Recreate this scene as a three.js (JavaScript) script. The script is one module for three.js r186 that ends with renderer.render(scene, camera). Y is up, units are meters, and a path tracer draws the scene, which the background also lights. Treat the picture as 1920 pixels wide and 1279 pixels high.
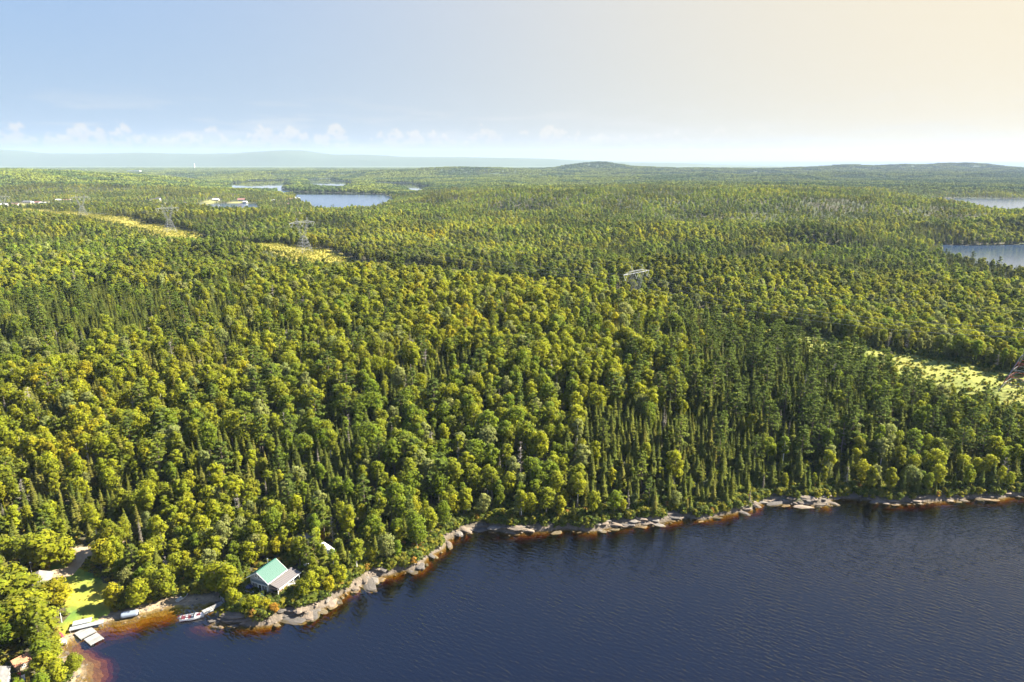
import * as THREE from 'three';
import { mergeGeometries } from 'three/addons/utils/BufferGeometryUtils.js';

// ---------------------------------------------------------------- camera, sky, sun, exposure, air
const EYE = 125, PITCH = THREE.MathUtils.degToRad(14.73), FOCAL = 1280;      // metres above the lake; focal length for a 1920 x 1279 frame
const scene = new THREE.Scene();
const camera = new THREE.PerspectiveCamera(THREE.MathUtils.radToDeg(2 * Math.atan(639.5 / FOCAL)), 1920 / 1279, 1, 40000);
camera.position.set(0, EYE, 0);
camera.rotation.set(-PITCH, 0, 0);
scene.add(camera);

const SUN_AZ = THREE.MathUtils.degToRad(75), SUN_EL = THREE.MathUtils.degToRad(38);
const SUN = new THREE.Vector3(Math.sin(SUN_AZ) * Math.cos(SUN_EL), Math.sin(SUN_EL), -Math.cos(SUN_AZ) * Math.cos(SUN_EL));
const EXPOSURE = 4.9;
const sun = new THREE.DirectionalLight(new THREE.Color(1.0, 0.94, 0.79), 5);
sun.position.copy(SUN).multiplyScalar(3000);
sun.position.add(new THREE.Vector3(0, 0, -600));
sun.target.position.set(0, 0, -600);
sun.castShadow = true;
sun.shadow.mapSize.set(4096, 4096);
Object.assign(sun.shadow.camera, { left: -1500, right: 1500, top: 1500, bottom: -1500, near: 10, far: 7000 });
scene.add(sun, sun.target);
scene.fog = new THREE.FogExp2(new THREE.Color(0.60, 0.76, 1.0), 0.000032);

const renderer = new THREE.WebGLRenderer({ antialias: true });
renderer.setSize(1024, 682);
renderer.toneMapping = THREE.LinearToneMapping;
renderer.toneMappingExposure = EXPOSURE;
renderer.shadowMap.enabled = true;

// ---------------------------------------------------------------- random numbers and noise
function rng(seed) { let s = seed >>> 0; return () => { s = (s + 0x6d2b79f5) >>> 0; let t = Math.imul(s ^ (s >>> 15), 1 | s); t = (t + Math.imul(t ^ (t >>> 7), 61 | t)) ^ t; return ((t ^ (t >>> 14)) >>> 0) / 4294967296; }; }
function hash2(i, j) { let h = Math.imul(i, 374761393) + Math.imul(j, 668265263); h = Math.imul(h ^ (h >>> 13), 1274126177); return ((h ^ (h >>> 16)) >>> 0) / 4294967296; }
function vnoise(x, y) { const i = Math.floor(x), j = Math.floor(y), u = x - i, v = y - j, a = u * u * (3 - 2 * u), b = v * v * (3 - 2 * v); return (hash2(i, j) * (1 - a) + hash2(i + 1, j) * a) * (1 - b) + (hash2(i, j + 1) * (1 - a) + hash2(i + 1, j + 1) * a) * b; }
function fbm(x, y, n = 4) { let s = 0, k = 0.5, t = 0; for (let o = 0; o < n; o++) { s += k * vnoise(x, y); t += k; k *= 0.5; x = x * 2.03 + 17.3; y = y * 2.03 - 9.1; } return s / t; }
function hash3(i, j, k) { let h = Math.imul(i, 374761393) + Math.imul(j, 668265263) + Math.imul(k, 2147483647 - 1013); h = Math.imul(h ^ (h >>> 13), 1274126177); return ((h ^ (h >>> 16)) >>> 0) / 4294967296; }
function noise3(x, y, z) { const i = Math.floor(x), j = Math.floor(y), k = Math.floor(z), f = (t) => t * t * (3 - 2 * t), a = f(x - i), b = f(y - j), c = f(z - k); const m = (p, q, t) => p + (q - p) * t; const L = (kk) => m(m(hash3(i, j, kk), hash3(i + 1, j, kk), a), m(hash3(i, j + 1, kk), hash3(i + 1, j + 1, kk), a), b); return m(L(k), L(k + 1), c); }
const clamp = (x, a = 0, b = 1) => Math.min(b, Math.max(a, x));
const sstep = (a, b, x) => { const t = clamp((x - a) / (b - a)); return t * t * (3 - 2 * t); };
const mix = (a, b, t) => a + (b - a) * t;

// sky: clear air that pales toward the horizon and warms toward the sun, with a low bank of cumulus far off
{
  const W = 4096, H = 2048, data = new Float32Array(W * H * 4);
  for (let r = 0; r < H; r++) {
    const el = ((r + 0.5) / H - 0.5) * Math.PI, se = Math.sin(el), ce = Math.cos(el), deg = el * 180 / Math.PI;
    for (let c = 0; c < W; c++) {
      const lon = ((c + 0.5) / W - 0.5) * 2 * Math.PI, x = Math.cos(lon) * ce, z = Math.sin(lon) * ce;
      const ang = Math.acos(clamp(x * SUN.x + se * SUN.y + z * SUN.z, -1, 1)) * 180 / Math.PI;
      const up = clamp(deg / 90), low = Math.exp(-Math.max(0, deg) / 9), mid = Math.exp(-Math.max(0, deg) / 28);
      let R = mix(0.10, 0.37, mid), G = mix(0.30, 0.595, mid), B = mix(0.96, 0.81, mid);
      R = mix(R, 0.50, low * 0.8); G = mix(G, 0.60, low * 0.8); B = mix(B, 0.72, low * 0.8);
      const g = Math.exp(-Math.pow(ang / 76, 4.2)) * (0.1 + 0.9 * Math.exp(-Math.pow(Math.max(0, deg - 12) / 13, 2)));
      R = mix(R, 1.02, g); G = mix(G, 0.89, g); B = mix(B, 0.63, g);
      if (deg > -0.5 && deg < 9) {                       // clouds live in a band near the horizon
        const az = Math.atan2(x, -z) * 180 / Math.PI;
        const n = fbm(az * 0.55 + 40, 7, 2), top = 2.1 + 2.3 * (fbm(az * 0.8 + 13, 3.1, 4) - 0.4), base = 1.15 + 0.25 * n;
        const puff = fbm(az * 1.9, deg * 2.6, 5);
        let k = sstep(0.46, 0.62, puff + 0.35 * sstep(top + 0.25, top - 0.5, deg) - 0.25) * sstep(base - 0.5, base + 0.1, deg) * sstep(top + 0.5, top - 0.3, deg) * sstep(0.38, 0.55, fbm(az * 0.16 + 5, 1.7, 3) + 0.2) * sstep(30, 5, az);
        k *= 0.62;
        const lit = sstep(-0.2, 0.9, (deg - base) / (top - base + 0.1)) * 0.24 * (0.5 + fbm(az * 3.1 + 8, deg * 4, 3));
        R = mix(R, 0.66 + lit * 1.1, k); G = mix(G, 0.67 + lit * 0.85, k); B = mix(B, 0.68 + lit * 0.4, k);
        const w = sstep(0.52, 0.75, fbm(az * 0.22 + 70, deg * 2.4, 4)) * sstep(0.3, 2, deg) * sstep(5.5, 2.8, deg) * 0.3;   // thin streaks
        R = mix(R, 0.82, w); G = mix(G, 0.82, w); B = mix(B, 0.80, w);
      }
      const o = (r * W + c) * 4, e = 1 / EXPOSURE;
      data[o] = R * e; data[o + 1] = G * e; data[o + 2] = B * e; data[o + 3] = 1;
    }
  }
  const t = new THREE.DataTexture(data, W, H, THREE.RGBAFormat, THREE.FloatType);
  t.mapping = THREE.EquirectangularReflectionMapping; t.magFilter = THREE.LinearFilter; t.minFilter = THREE.LinearFilter; t.needsUpdate = true;
  scene.background = t; scene.environment = t;
}

// ---------------------------------------------------------------- scene bookkeeping
const taken = new Map();
function numbered(name) { const n = taken.get(name) ?? 0; taken.set(name, n + 1); return n ? `${name}_${String(n).padStart(3, '0')}` : name; }
function shade(o) { o.traverse((c) => { if (c.isMesh) { c.castShadow = true; c.receiveShadow = true; } }); return o; }
function tag(o, label, category, group) { o.userData.label = label; o.userData.category = category; if (group) o.userData.group = group; return o; }
function thing(name, label, category, [x, y, z] = [0, 0, 0], turn = 0, group) {
  const o = new THREE.Group(); o.name = numbered(name); o.position.set(x, y, z); o.rotation.y = turn; scene.add(o); return tag(o, label, category, group);
}
function part(parent, name, geometry, material) { const m = new THREE.Mesh(geometry, material); m.name = name; m.castShadow = m.receiveShadow = true; parent.add(m); return m; }
function single(name, geometry, material, label, category, group) { const m = part(scene, numbered(name), geometry, material); return tag(m, label, category, group); }
function structure(name, geometry, material) { const m = part(scene, name, geometry, material); m.userData.kind = 'structure'; return m; }
const lin = (r, g, b) => new THREE.Color().setRGB(r, g, b);
const std = (r, g, b, roughness = 0.85, more = {}) => new THREE.MeshStandardMaterial({ color: lin(r * 0.84, g * 0.84, b * 0.84), roughness, ...more });

// a point of the photograph on the level y = h: [x, depth] in metres
function at(px, py, h = 0) {
  const cx = (px - 960) / FOCAL, cy = (639.5 - py) / FOCAL, dy = cy * Math.cos(PITCH) - Math.sin(PITCH), t = (EYE - h) / -dy;
  return [cx * t, (Math.cos(PITCH) + cy * Math.sin(PITCH)) * t];
}
// a point seen at px, py that stands d metres away: [x, depth, height]
function seen(px, py, d) {
  const cx = (px - 960) / FOCAL, cy = (639.5 - py) / FOCAL, dy = cy * Math.cos(PITCH) - Math.sin(PITCH), t = d / (Math.cos(PITCH) + cy * Math.sin(PITCH));
  return [cx * t, d, EYE + dy * t];
}

// ---------------------------------------------------------------- lie of the land
const shorePx = [[60, 1420], [118, 1330], [140, 1290], [158, 1262], [150, 1248], [126, 1240], [108, 1222], [104, 1212], [128, 1203], [150, 1184], [178, 1176], [196, 1167], [240, 1160], [262, 1151], [300, 1142], [324, 1132], [345, 1136], [392, 1131], [416, 1124], [424, 1136], [398, 1160], [400, 1170], [440, 1167], [470, 1174], [505, 1172], [535, 1158], [568, 1160], [584, 1146], [612, 1138], [636, 1117], [672, 1102], [700, 1084], [748, 1070], [786, 1066], [800, 1046], [832, 1026], [836, 1012], [866, 1000], [905, 993], [960, 1000], [1010, 994], [1060, 993], [1110, 996], [1160, 987], [1225, 982], [1275, 972], [1320, 974], [1375, 964], [1415, 954], [1424, 943], [1450, 940], [1495, 947], [1550, 947], [1560, 936], [1600, 934], [1660, 943], [1720, 943], [1780, 938], [1850, 936], [1920, 928], [2040, 922], [2200, 905]];
const shore = shorePx.map(([a, b]) => at(a, b));
const nearLake = [...shore, [700, 200], [900, -150], [-400, -150], [-200, 40]];
const ring = (list) => list.map(([a, b, h]) => at(a, b, h ?? 0));
const farLakes = [
  ring([[505, 351], [560, 360], [640, 362], [735, 365], [742, 372, 13], [700, 384, 15], [620, 386, 15], [585, 382, 15], [574, 376, 13], [545, 364, 8], [515, 355, 8]]),
  ring([[424, 344], [470, 339], [540, 337], [535, 346, 16], [500, 350, 20], [430, 351, 20]]),
  ring([[566, 337], [612, 335], [640, 339], [664, 345, 5], [640, 349, 16], [600, 346, 16], [568, 343, 16]]),
  ring([[690, 342], [770, 344], [815, 352], [800, 358, 12], [770, 358, 12], [735, 349, 12]]),
  ring([[366, 384], [420, 382], [485, 382], [486, 388, 13], [420, 390, 13], [370, 389, 13]]),
  ring([[1030, 350], [1085, 350.5], [1092, 354, 13], [1040, 355, 13]]),
  ring([[1735, 458.5], [1800, 460], [1930, 458], [2080, 457], [2200, 520, 13], [1930, 500, 13], [1830, 480, 13], [1775, 468, 13]]),
  ring([[1735, 370], [1790, 372], [1900, 374], [2050, 371], [2050, 396, 13], [1880, 392, 13], [1780, 381, 13]]),
  ring([[290, 333.5], [370, 334], [376, 339, 18], [290, 339, 18]]),
];
function boxOf(p, pad) { let a = 1e9, b = -1e9, c = 1e9, d = -1e9; for (const [x, y] of p) { a = Math.min(a, x); b = Math.max(b, x); c = Math.min(c, y); d = Math.max(d, y); } return [a - pad, b + pad, c - pad, d + pad]; }
function outside(p, x, y) {                           // distance to a polygon's edge, negative inside
  let best = 1e18, inside = false;
  for (let i = 0, j = p.length - 1; i < p.length; j = i++) {
    const ax = p[j][0], ay = p[j][1], bx = p[i][0], by = p[i][1], ex = bx - ax, ey = by - ay, t = clamp(((x - ax) * ex + (y - ay) * ey) / (ex * ex + ey * ey)), dx = x - ax - ex * t, dy = y - ay - ey * t;
    best = Math.min(best, dx * dx + dy * dy);
    if ((ay > y) !== (by > y) && x < ax + (y - ay) / (by - ay) * ex) inside = !inside;
  }
  return Math.sqrt(best) * (inside ? -1 : 1);
}
const inside = (p, x, y) => outside(p, x, y) < 0;
const nearBox = boxOf(nearLake, 120), farBoxes = farLakes.map((p) => boxOf(p, 480));

const knots = [];                                      // [x, depth, ground height]
for (const [a, b, h] of [[0, 1110, 4], [100, 1085, 3.6], [150, 1045, 5], [30, 1250, 4], [-150, 1180, 6], [250, 1100, 2.6], [350, 1080, 4], [500, 1105, 3.6], [450, 1000, 7], [600, 1030, 6], [600, 960, 9], [780, 960, 7], [-200, 1000, 12], [100, 900, 12], [400, 850, 15], [700, 850, 16], [1000, 850, 15], [1300, 820, 16], [1500, 820, 14], [1750, 800, 14], [1960, 790, 14], [100, 750, 21], [400, 700, 24], [700, 680, 27], [1000, 680, 28], [1250, 680, 26], [1450, 700, 20], [100, 600, 26], [300, 600, 27], [550, 600, 31], [800, 585, 34], [1000, 590, 33], [1180, 610, 29], [1400, 640, 20], [1600, 680, 16], [1780, 700, 16], [1900, 733, 15], [700, 540, 35], [900, 555, 34], [1060, 575, 31], [500, 540, 33], [350, 520, 29], [100, 500, 26], [577, 468, 24], [320, 431, 26], [200, 404, 28], [100, 440, 26], [440, 470, 26], [1560, 600, 12], [1850, 610, 9]]) { const [x, d] = at(a, b, h); knots.push([x, d, h]); }
for (const [x, d, h] of [[190, 730, 3], [300, 740, 3], [90, 720, 6], [400, 900, 5], [250, 900, 6], [520, 1180, 8], [380, 1300, 8], [150, 1050, 6], [-60, 1250, 5], [93, 520, 8], [150, 470, 13], [30, 570, 12], [-60, 640, 16], [-150, 720, 20], [300, 480, 8], [420, 560, 6], [500, 760, 2], [-2000, 2400, 30], [2500, 1500, 30], [0, 0, -2], [-300, 60, 8], [400, 250, 8],
  [-900, 1650, 12], [-1300, 1850, 12], [-600, 1800, 10], [-300, 1700, 9], [0, 9000, 2], [-4000, 9500, 1], [-2500, 8000, 2], [-6000, 9000, 2], [3000, 9500, 20], [-7000, 12500, 1], [0, 12500, 1], [7000, 12500, 20], [-9000, 8000, 4], [9000, 8000, 60], [-5500, 6500, 8]]) knots.push([x, d, h]);
for (const [a, b, d, tree] of [[577, 490, 735], [520, 480, 745], [640, 497, 720], [320, 438, 985], [400, 446, 960], [250, 425, 1010], [1650, 700, 325, 9], [1750, 738, 300, 9], [1860, 765, 285, 9], [420, 395, 1250], [250, 392, 1260], [30, 392, 1270], [60, 325, 3000], [300, 339, 3000], [480, 350, 2600], [180, 335, 3000], [-150, 320, 3200], [620, 350, 2880], [720, 346, 2900], [1300, 484, 640], [1480, 490, 650], [1150, 492, 620], [1700, 520, 640], [1250, 466, 800], [1500, 464, 830], [1050, 470, 800],
  [700, 442, 1000], [850, 430, 1100], [900, 402, 1400], [1100, 415, 1250], [1000, 357, 1950], [850, 362, 2000], [1150, 355, 1900], [1280, 357, 1750], [1400, 356, 1700], [1580, 357, 1700], [1680, 367, 1650], [1780, 373, 1600], [1913, 393, 1500], [1497, 400, 1050], [1400, 412, 1080], [1330, 428, 1000], [1600, 420, 1080], [1700, 402, 1300], [1850, 402, 1250],
  [560, 321, 6000], [760, 320, 6000], [880, 316.5, 5800], [1000, 318, 6300], [1110, 312, 6500], [1250, 317, 6400], [1500, 317, 6600], [1590, 315, 6700], [1700, 313, 7000], [1800, 313, 7200], [1880, 317, 6800], [2050, 320, 6800], [1300, 336, 4200], [1500, 332, 4500], [1650, 340, 4000], [1780, 332, 4600], [1880, 334, 4400], [900, 334, 4600], [1050, 338, 4200], [400, 325, 5600], [200, 326, 5600], [560, 404, 1500], [640, 400, 1450]]) { const [x, , h] = seen(a, b, d); knots.push([x, d, h - (tree ?? 12)]); }
const knotR = knots.map(([, d]) => Math.pow(16 + 0.04 * Math.max(0, d), 2));
function land(x, d) {
  let s = 0, w = 0;
  const soft = Math.pow(12 + 0.032 * Math.max(0, d), 2);
  for (let i = 0; i < knots.length; i++) { const k = knots[i], dx = x - k[0], dy = (d - k[1]) * 0.8, q = dx * dx + dy * dy + soft + knotR[i] * 0.3, v = 1 / (q * q * Math.sqrt(q)); s += v * k[2]; w += v; }
  return s / w;
}
function shoreDist(x, d) {                             // near lake: metres inland from the water's edge, uneven as a rocky shore is
  if (d > nearBox[3] || x < nearBox[0] || x > nearBox[1]) return 200;
  const s = outside(nearLake, x, d);
  return Math.abs(s) > 14 ? s : s + 2.6 * (fbm(x * 0.16, d * 0.16, 4) - 0.5) + 0.8 * (fbm(x * 0.7 + 9, d * 0.7, 2) - 0.5);
}
const COVE = [[-140, 190], [-140, 130], [-99, 138], [-92, 150], [-86, 158], [-80, 172], [-96, 184]];
const bumps = [[880, 316, 5600, 22, 500], [1110, 311, 6500, 46, 330], [1250, 316, 6300, 22, 500], [1400, 318, 6000, 16, 420], [1500, 316, 6500, 28, 420], [1590, 314, 6700, 34, 380], [1700, 313, 7000, 34, 420], [1810, 311, 7200, 50, 480], [1890, 318, 6400, 20, 300], [1000, 333, 4500, 20, 380], [1180, 334, 4300, 18, 420], [1330, 331, 4600, 26, 380], [1480, 334, 4200, 24, 360], [1560, 330, 4700, 26, 320], [1680, 330, 4800, 28, 420], [1790, 327, 5200, 34, 360], [1870, 330, 4600, 32, 320], [640, 326, 5400, 14, 500], [420, 327, 5200, 12, 500], [740, 329, 5000, 14, 350]].map(([a, b, d, A, w]) => [seen(a, b, d)[0], d, A, w]);
function farHills(x, d) { if (d < 3200) return 0; let h = 0; for (const [bx, bd, A, w] of bumps) { const q = ((x - bx) / w) ** 2 + ((d - bd) / (w * 0.7)) ** 2; if (q < 6) h += A * Math.exp(-q); } return h - 8 * sstep(3600, 5000, d) * sstep(-0.3, 0.1, x / d) + 16 * sstep(3600, 5000, d) * (fbm(x / 420, d / 300 + 9, 3) - 0.5); }
function height(x, d) {
  const s = shoreDist(x, d);
  const rough = Math.min(1, d / 300);
  if (s < 0) return -Math.min(5, -s * mix(0.8, 0.2, sstep(6, -6, outside(COVE, x, d))) * (0.6 + 0.8 * fbm(x / 3.3, d / 3.3, 3)) + 0.02 + (-s > 5 ? (-s - 5) * 0.3 : 0));
  let h = land(x, d) + (fbm(x / 55, d / 55, 4) - 0.5) * 7 * rough + (fbm(x / 210 + 31, d / 180, 2) - 0.5) * mix(0, 34, sstep(480, 800, d)) * mix(1, 0.38, sstep(1300, 2300, d)) * (d > 400 && d < 1500 ? mix(0.15, 1, sstep(20, 140, lineDist(x, d))) : 1) + farHills(x, d);
  h = Math.max(h, 1.2 + 0.003 * d);
  if (s < 200) {
    const gentle = sstep(6, -6, outside(COVE, x, d));
    const bank = mix(1.5 * sstep(0, 2.2, s) + 0.05 * s, 0.07 * s + 0.25 * sstep(3, 8, s), gentle) + 0.5 * (fbm(x * 0.35, d * 0.35, 3) - 0.5) * sstep(0, 1.5, s);
    h = Math.max(0.02, mix(bank, Math.max(h, bank), sstep(3, 55, s)));
  }
  for (let i = 0; i < farLakes.length; i++) {
    const b = farBoxes[i];
    if (x < b[0] || x > b[1] || d < b[2] || d > b[3]) continue;
    const q = outside(farLakes[i], x, d) + (fbm(x / 60, d / 60, 3) - 0.5) * 30 + (d > 1800 ? (fbm(x / 150 + 3, d / 300, 3) - 0.5) * 150 * sstep(1800, 3000, d) : 0), wide = d > 2500 ? 420 : d > 1500 ? 220 : 90;
    if (q < 0) return -Math.min(3, 0.3 - q * 0.15);
    h = mix(Math.min(h, 1.0 + q * (d > 1500 ? 0.012 : 0.06)), h, sstep(0, wide, q));
  }
  return h;
}

// power line: where the towers stand, and the strip kept clear beneath it
const towerSpots = [[252, 320], [96, 522], [-246, 808], [-512, 1030], [-800, 1290], [-1215, 1660]];
const lineDir = [[430, 118], ...towerSpots, [-1700, 2100]];
let lineSide = 0;                                      // above 0 on the camera's side of the line
function lineDist(x, d) { let best = 1e9; lineSide = 0; for (let i = 1; i < lineDir.length; i++) { const [ax, ay] = lineDir[i - 1], [bx, by] = lineDir[i], ex = bx - ax, ey = by - ay, t = clamp(((x - ax) * ex + (d - ay) * ey) / (ex * ex + ey * ey)); const q = Math.hypot(x - ax - ex * t, d - ay - ey * t); if (q < best) { best = q; lineSide = ex * (d - ay) - ey * (x - ax); } } return best; }
const CLEAR = (x, d) => 26 + 7 * (fbm(x / 25, d / 25, 3) - 0.5);

// places without forest
const LAWN = [[70, 1085], [110, 1062], [150, 1066], [185, 1080], [215, 1098], [205, 1125], [200, 1150], [160, 1160], [140, 1176], [122, 1180], [100, 1165], [128, 1140], [120, 1115], [90, 1100]].map(([a, b]) => at(a, b, 3));
const DRIVE = [[-40, 1092], [30, 1080], [90, 1075], [125, 1062], [140, 1045], [135, 1036], [150, 1032], [185, 1030], [230, 1018], [232, 1023], [180, 1040], [165, 1052], [140, 1072], [100, 1086], [40, 1096], [-40, 1106]].map(([a, b]) => at(a, b, 4));

const villagePads = [];
// far houses: [px, py, width, depth, turn, wall, roof, label]
const WHITE = [0.5, 0.49, 0.47], CREAM = [0.62, 0.55, 0.42], GREYW = [0.42, 0.42, 0.43], RED = [0.26, 0.12, 0.1], SLATE = [0.12, 0.12, 0.13], PALE = [0.6, 0.58, 0.56], BROWN = [0.22, 0.13, 0.08];
const villageSpecs = [
  [4, 386, 22, 10, 0.2, WHITE, PALE, 'long white house at the left edge beyond the wood'], [28, 387, 24, 11, -0.1, WHITE, BROWN, 'white house with brown roof at the left, near the far power tower'], [52, 386, 18, 10, 0.3, PALE, SLATE, 'grey roofed house between two white houses at far left'], [60, 385, 10, 8, 0, WHITE, PALE, 'small white shed among the far left houses'], [72, 386, 14, 10, 0.1, WHITE, RED, 'white house with dull red roof, left of the long pale one'], [82, 383, 24, 11, -0.2, CREAM, PALE, 'long cream house set back among far left trees'], [88, 387, 12, 9, 0.4, WHITE, SLATE, 'little white house at the right end of the far left hamlet'],
  [111, 382.5, 14, 9, 0, WHITE, PALE, 'lone white house in trees right of the hamlet'], [126, 381, 16, 10, 0.2, PALE, RED, 'pink walled house in trees right of the hamlet'], [318, 366, 16, 10, 0.3, WHITE, PALE, 'white house high on the far wooded slope'], [297, 371, 14, 9, -0.3, WHITE, SLATE, 'white house lower on the far wooded slope'], [345, 372, 16, 10, 0.1, CREAM, SLATE, 'cream house on the far wooded slope above the pond'], [308, 384, 14, 9, 0.2, WHITE, PALE, 'white cottage left of the small pond'], [353, 385, 14, 9, 0.1, WHITE, PALE, 'white cottage at the left tip of the small pond'],
  [453, 379, 22, 13, 0.3, WHITE, RED, 'large white house with red roof above the small pond'], [460, 381, 12, 9, -0.2, WHITE, PALE, 'white annex beside the red roofed house by the pond'], [405, 380, 18, 10, 0, CREAM, PALE, 'pale house on the near bank of the small pond'], [511, 379, 12, 9, 0.4, WHITE, PALE, 'white house right of the small pond'], [545, 376, 18, 11, 0.2, CREAM, BROWN, 'cream house on the point beside the far lake'], [551, 377, 14, 10, -0.4, WHITE, SLATE, 'dark roofed white house on the point by the far lake'], [558, 375, 14, 10, 0.1, WHITE, PALE, 'white house at the tip of the point by the far lake'], [540, 385, 14, 9, 0.3, WHITE, BROWN, 'white house below the point by the far lake'],
  [557, 404, 20, 11, 0.2, WHITE, RED, 'white house with pink roof in woods behind the tall tower'], [563, 406, 16, 10, -0.1, PALE, PALE, 'pale house in woods behind the tall tower'], [509, 407, 9, 7, 0, WHITE, PALE, 'tiny white cabin alone in the wood left of the tall tower'],
];
const village = villageSpecs.map((s) => { let h = 12, p; for (let k = 0; k < 4; k++) { p = at(s[0], s[1] - (s[0] < 140 ? 2.5 : 0.5), h); h = Math.max(0.5, height(p[0], p[1])); } villagePads.push([p[0], p[1], 9 + s[2] * 0.5]); return [...p, h]; });


// ---------------------------------------------------------------- textures
function noiseTexture(size, f, srgb = false) {
  const a = new Uint8Array(size * size * 4);
  for (let j = 0; j < size; j++) for (let i = 0; i < size; i++) { const v = f(i / size, j / size), o = (j * size + i) * 4; const q = typeof v === 'number' ? [v, v, v] : v; for (let k = 0; k < 3; k++) a[o + k] = clamp(Math.round(q[k] * 255), 0, 255); a[o + 3] = 255; }
  const t = new THREE.DataTexture(a, size, size); t.wrapS = t.wrapT = THREE.RepeatWrapping; t.magFilter = THREE.LinearFilter; t.minFilter = THREE.LinearMipmapLinearFilter; t.generateMipmaps = true; if (srgb) t.colorSpace = THREE.SRGBColorSpace; t.needsUpdate = true; return t;
}
function tiled(u, v, n, oct) {                          // noise that repeats after n cells
  let s = 0, k = 0.5, t = 0;
  for (let o = 0; o < oct; o++) { const m = n << o, x = u * m, y = v * m, i = Math.floor(x), j = Math.floor(y), a0 = x - i, b0 = y - j, a = a0 * a0 * (3 - 2 * a0), b = b0 * b0 * (3 - 2 * b0), w = (p, q) => hash2(((p % m) + m) % m + o * 911, ((q % m) + m) % m + 37 * o); s += k * mix(mix(w(i, j), w(i + 1, j), a), mix(w(i, j + 1), w(i + 1, j + 1), a), b); t += k; k *= 0.55; }
  return s / t;
}
const grainMap = noiseTexture(512, (u, v) => 0.62 + 0.38 * clamp((tiled(u, v, 8, 6) - 0.25) * 2));
const grainBump = noiseTexture(512, (u, v) => tiled(u + 0.31, v, 12, 6));
const rockMap = noiseTexture(512, (u, v) => { const n = tiled(u, v, 6, 6), c = Math.abs(tiled(u, v + 0.4, 5, 4) - 0.5) < 0.012 ? 0.62 : 1; return (0.55 + 0.5 * n) * c; });

// ---------------------------------------------------------------- ground
function spread(marks) { const out = [marks[0][0]]; for (let k = 1; k < marks.length; k++) { const [a, sa] = marks[k - 1], [b, sb] = marks[k]; let x = a; while (x < b - 1e-6) { const s = mix(sa, sb, (x - a) / (b - a)); x = x + 1.5 * s >= b ? b : x + s; out.push(x); } } return out; }
const gx = spread([[-12000, 420], [-4500, 160], [-1600, 40], [-600, 10], [-170, 1.6], [-40, 1.6], [20, 3], [280, 4], [700, 12], [1600, 40], [4500, 160], [12000, 420]]);
const gd = spread([[60, 4], [125, 1.5], [205, 1.5], [300, 2.6], [560, 5], [1200, 13], [2600, 30], [6000, 80], [13200, 240]]);
{
  const n = gx.length, m = gd.length, pos = new Float32Array(n * m * 3), col = new Float32Array(n * m * 3), uv = new Float32Array(n * m * 2), idx = [];
  for (let j = 0; j < m; j++) for (let i = 0; i < n; i++) {
    const x = gx[i], d = gd[j], h = height(x, d), o = j * n + i, s = shoreDist(x, d);
    pos.set([x, h, -d], o * 3); uv.set([x / 6, d / 6], o * 2);
    const v = fbm(x / 9, d / 9, 4), w = fbm(x / 40 + 3, d / 40, 3);
    let c = [mix(0.045, 0.10, v), mix(0.042, 0.082, v), mix(0.016, 0.036, v)];
    if (w > 0.5) c = [c[0] * 0.9, c[1] * 1.25, c[2] * 0.8];
    if (d > 2600) { const k = sstep(2600, 5200, d); c = c.map((q, e) => mix(q, [0.055, 0.085, 0.022][e] * (0.7 + 0.6 * fbm(x / 70, d / 70, 3)), k)); }
    if (d > 250 && lineDist(x, d) < CLEAR(x, d) + 4) { const t = fbm(x / 7 + 5, d / 7, 4), q = sstep(0.36, 0.62, t), dry = sstep(600, 750, d); c = [mix(0.19, 0.27, q) + 0.09 * dry, mix(0.215, 0.26, q) + 0.03 * dry, mix(0.024, 0.035, q)]; }
    if (d > 1400 && d < 2200 && villagePads.some(([a, b, r]) => (x - a) ** 2 + ((d - b) * (d < b ? 0.1 : 0.7)) ** 2 < r * r * 0.8)) c = [0.26, 0.24, 0.07];
    if (s < 200) {
      const cove = sstep(5, -5, outside(COVE, x, d)), t = fbm(x / 2.2, d / 2.2, 3);
      const rock = [mix(0.09, 0.22, t), mix(0.072, 0.17, t), mix(0.055, 0.125, t)], sand = [0.32 * (0.8 + 0.4 * t), 0.235 * (0.8 + 0.4 * t), 0.145 * (0.8 + 0.4 * t)];
      if (s < 0) { const q = 0.75 + 0.5 * t; for (let e = 0; e < 3; e++) { rock[e] = [0.10, 0.073, 0.04][e] * q; sand[e] = [0.15, 0.11, 0.045][e] * q; } }
      const edge = mix(1.9, 3.4, cove) + 2.4 * (fbm(x / 5, d / 5, 3) - 0.5);
      const k = sstep(edge + 0.8, edge - 0.4, s);
      c = c.map((q, e) => mix(q, mix(rock[e], sand[e], cove), k));
    }
    col.set(c, o * 3);
    if (i && j) { const a = o - n - 1, b = o - n, e = o - 1; idx.push(a, b, o, a, o, e); }
  }
  const g = new THREE.BufferGeometry();
  g.setAttribute('position', new THREE.BufferAttribute(pos, 3)); g.setAttribute('color', new THREE.BufferAttribute(col, 3)); g.setAttribute('uv', new THREE.BufferAttribute(uv, 2)); g.setIndex(idx); g.computeVertexNormals();
  structure('ground', g, new THREE.MeshStandardMaterial({ color: 0xffffff, vertexColors: true, map: grainMap, bumpMap: grainBump, bumpScale: 0.25, roughness: 1 }));
}
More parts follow.
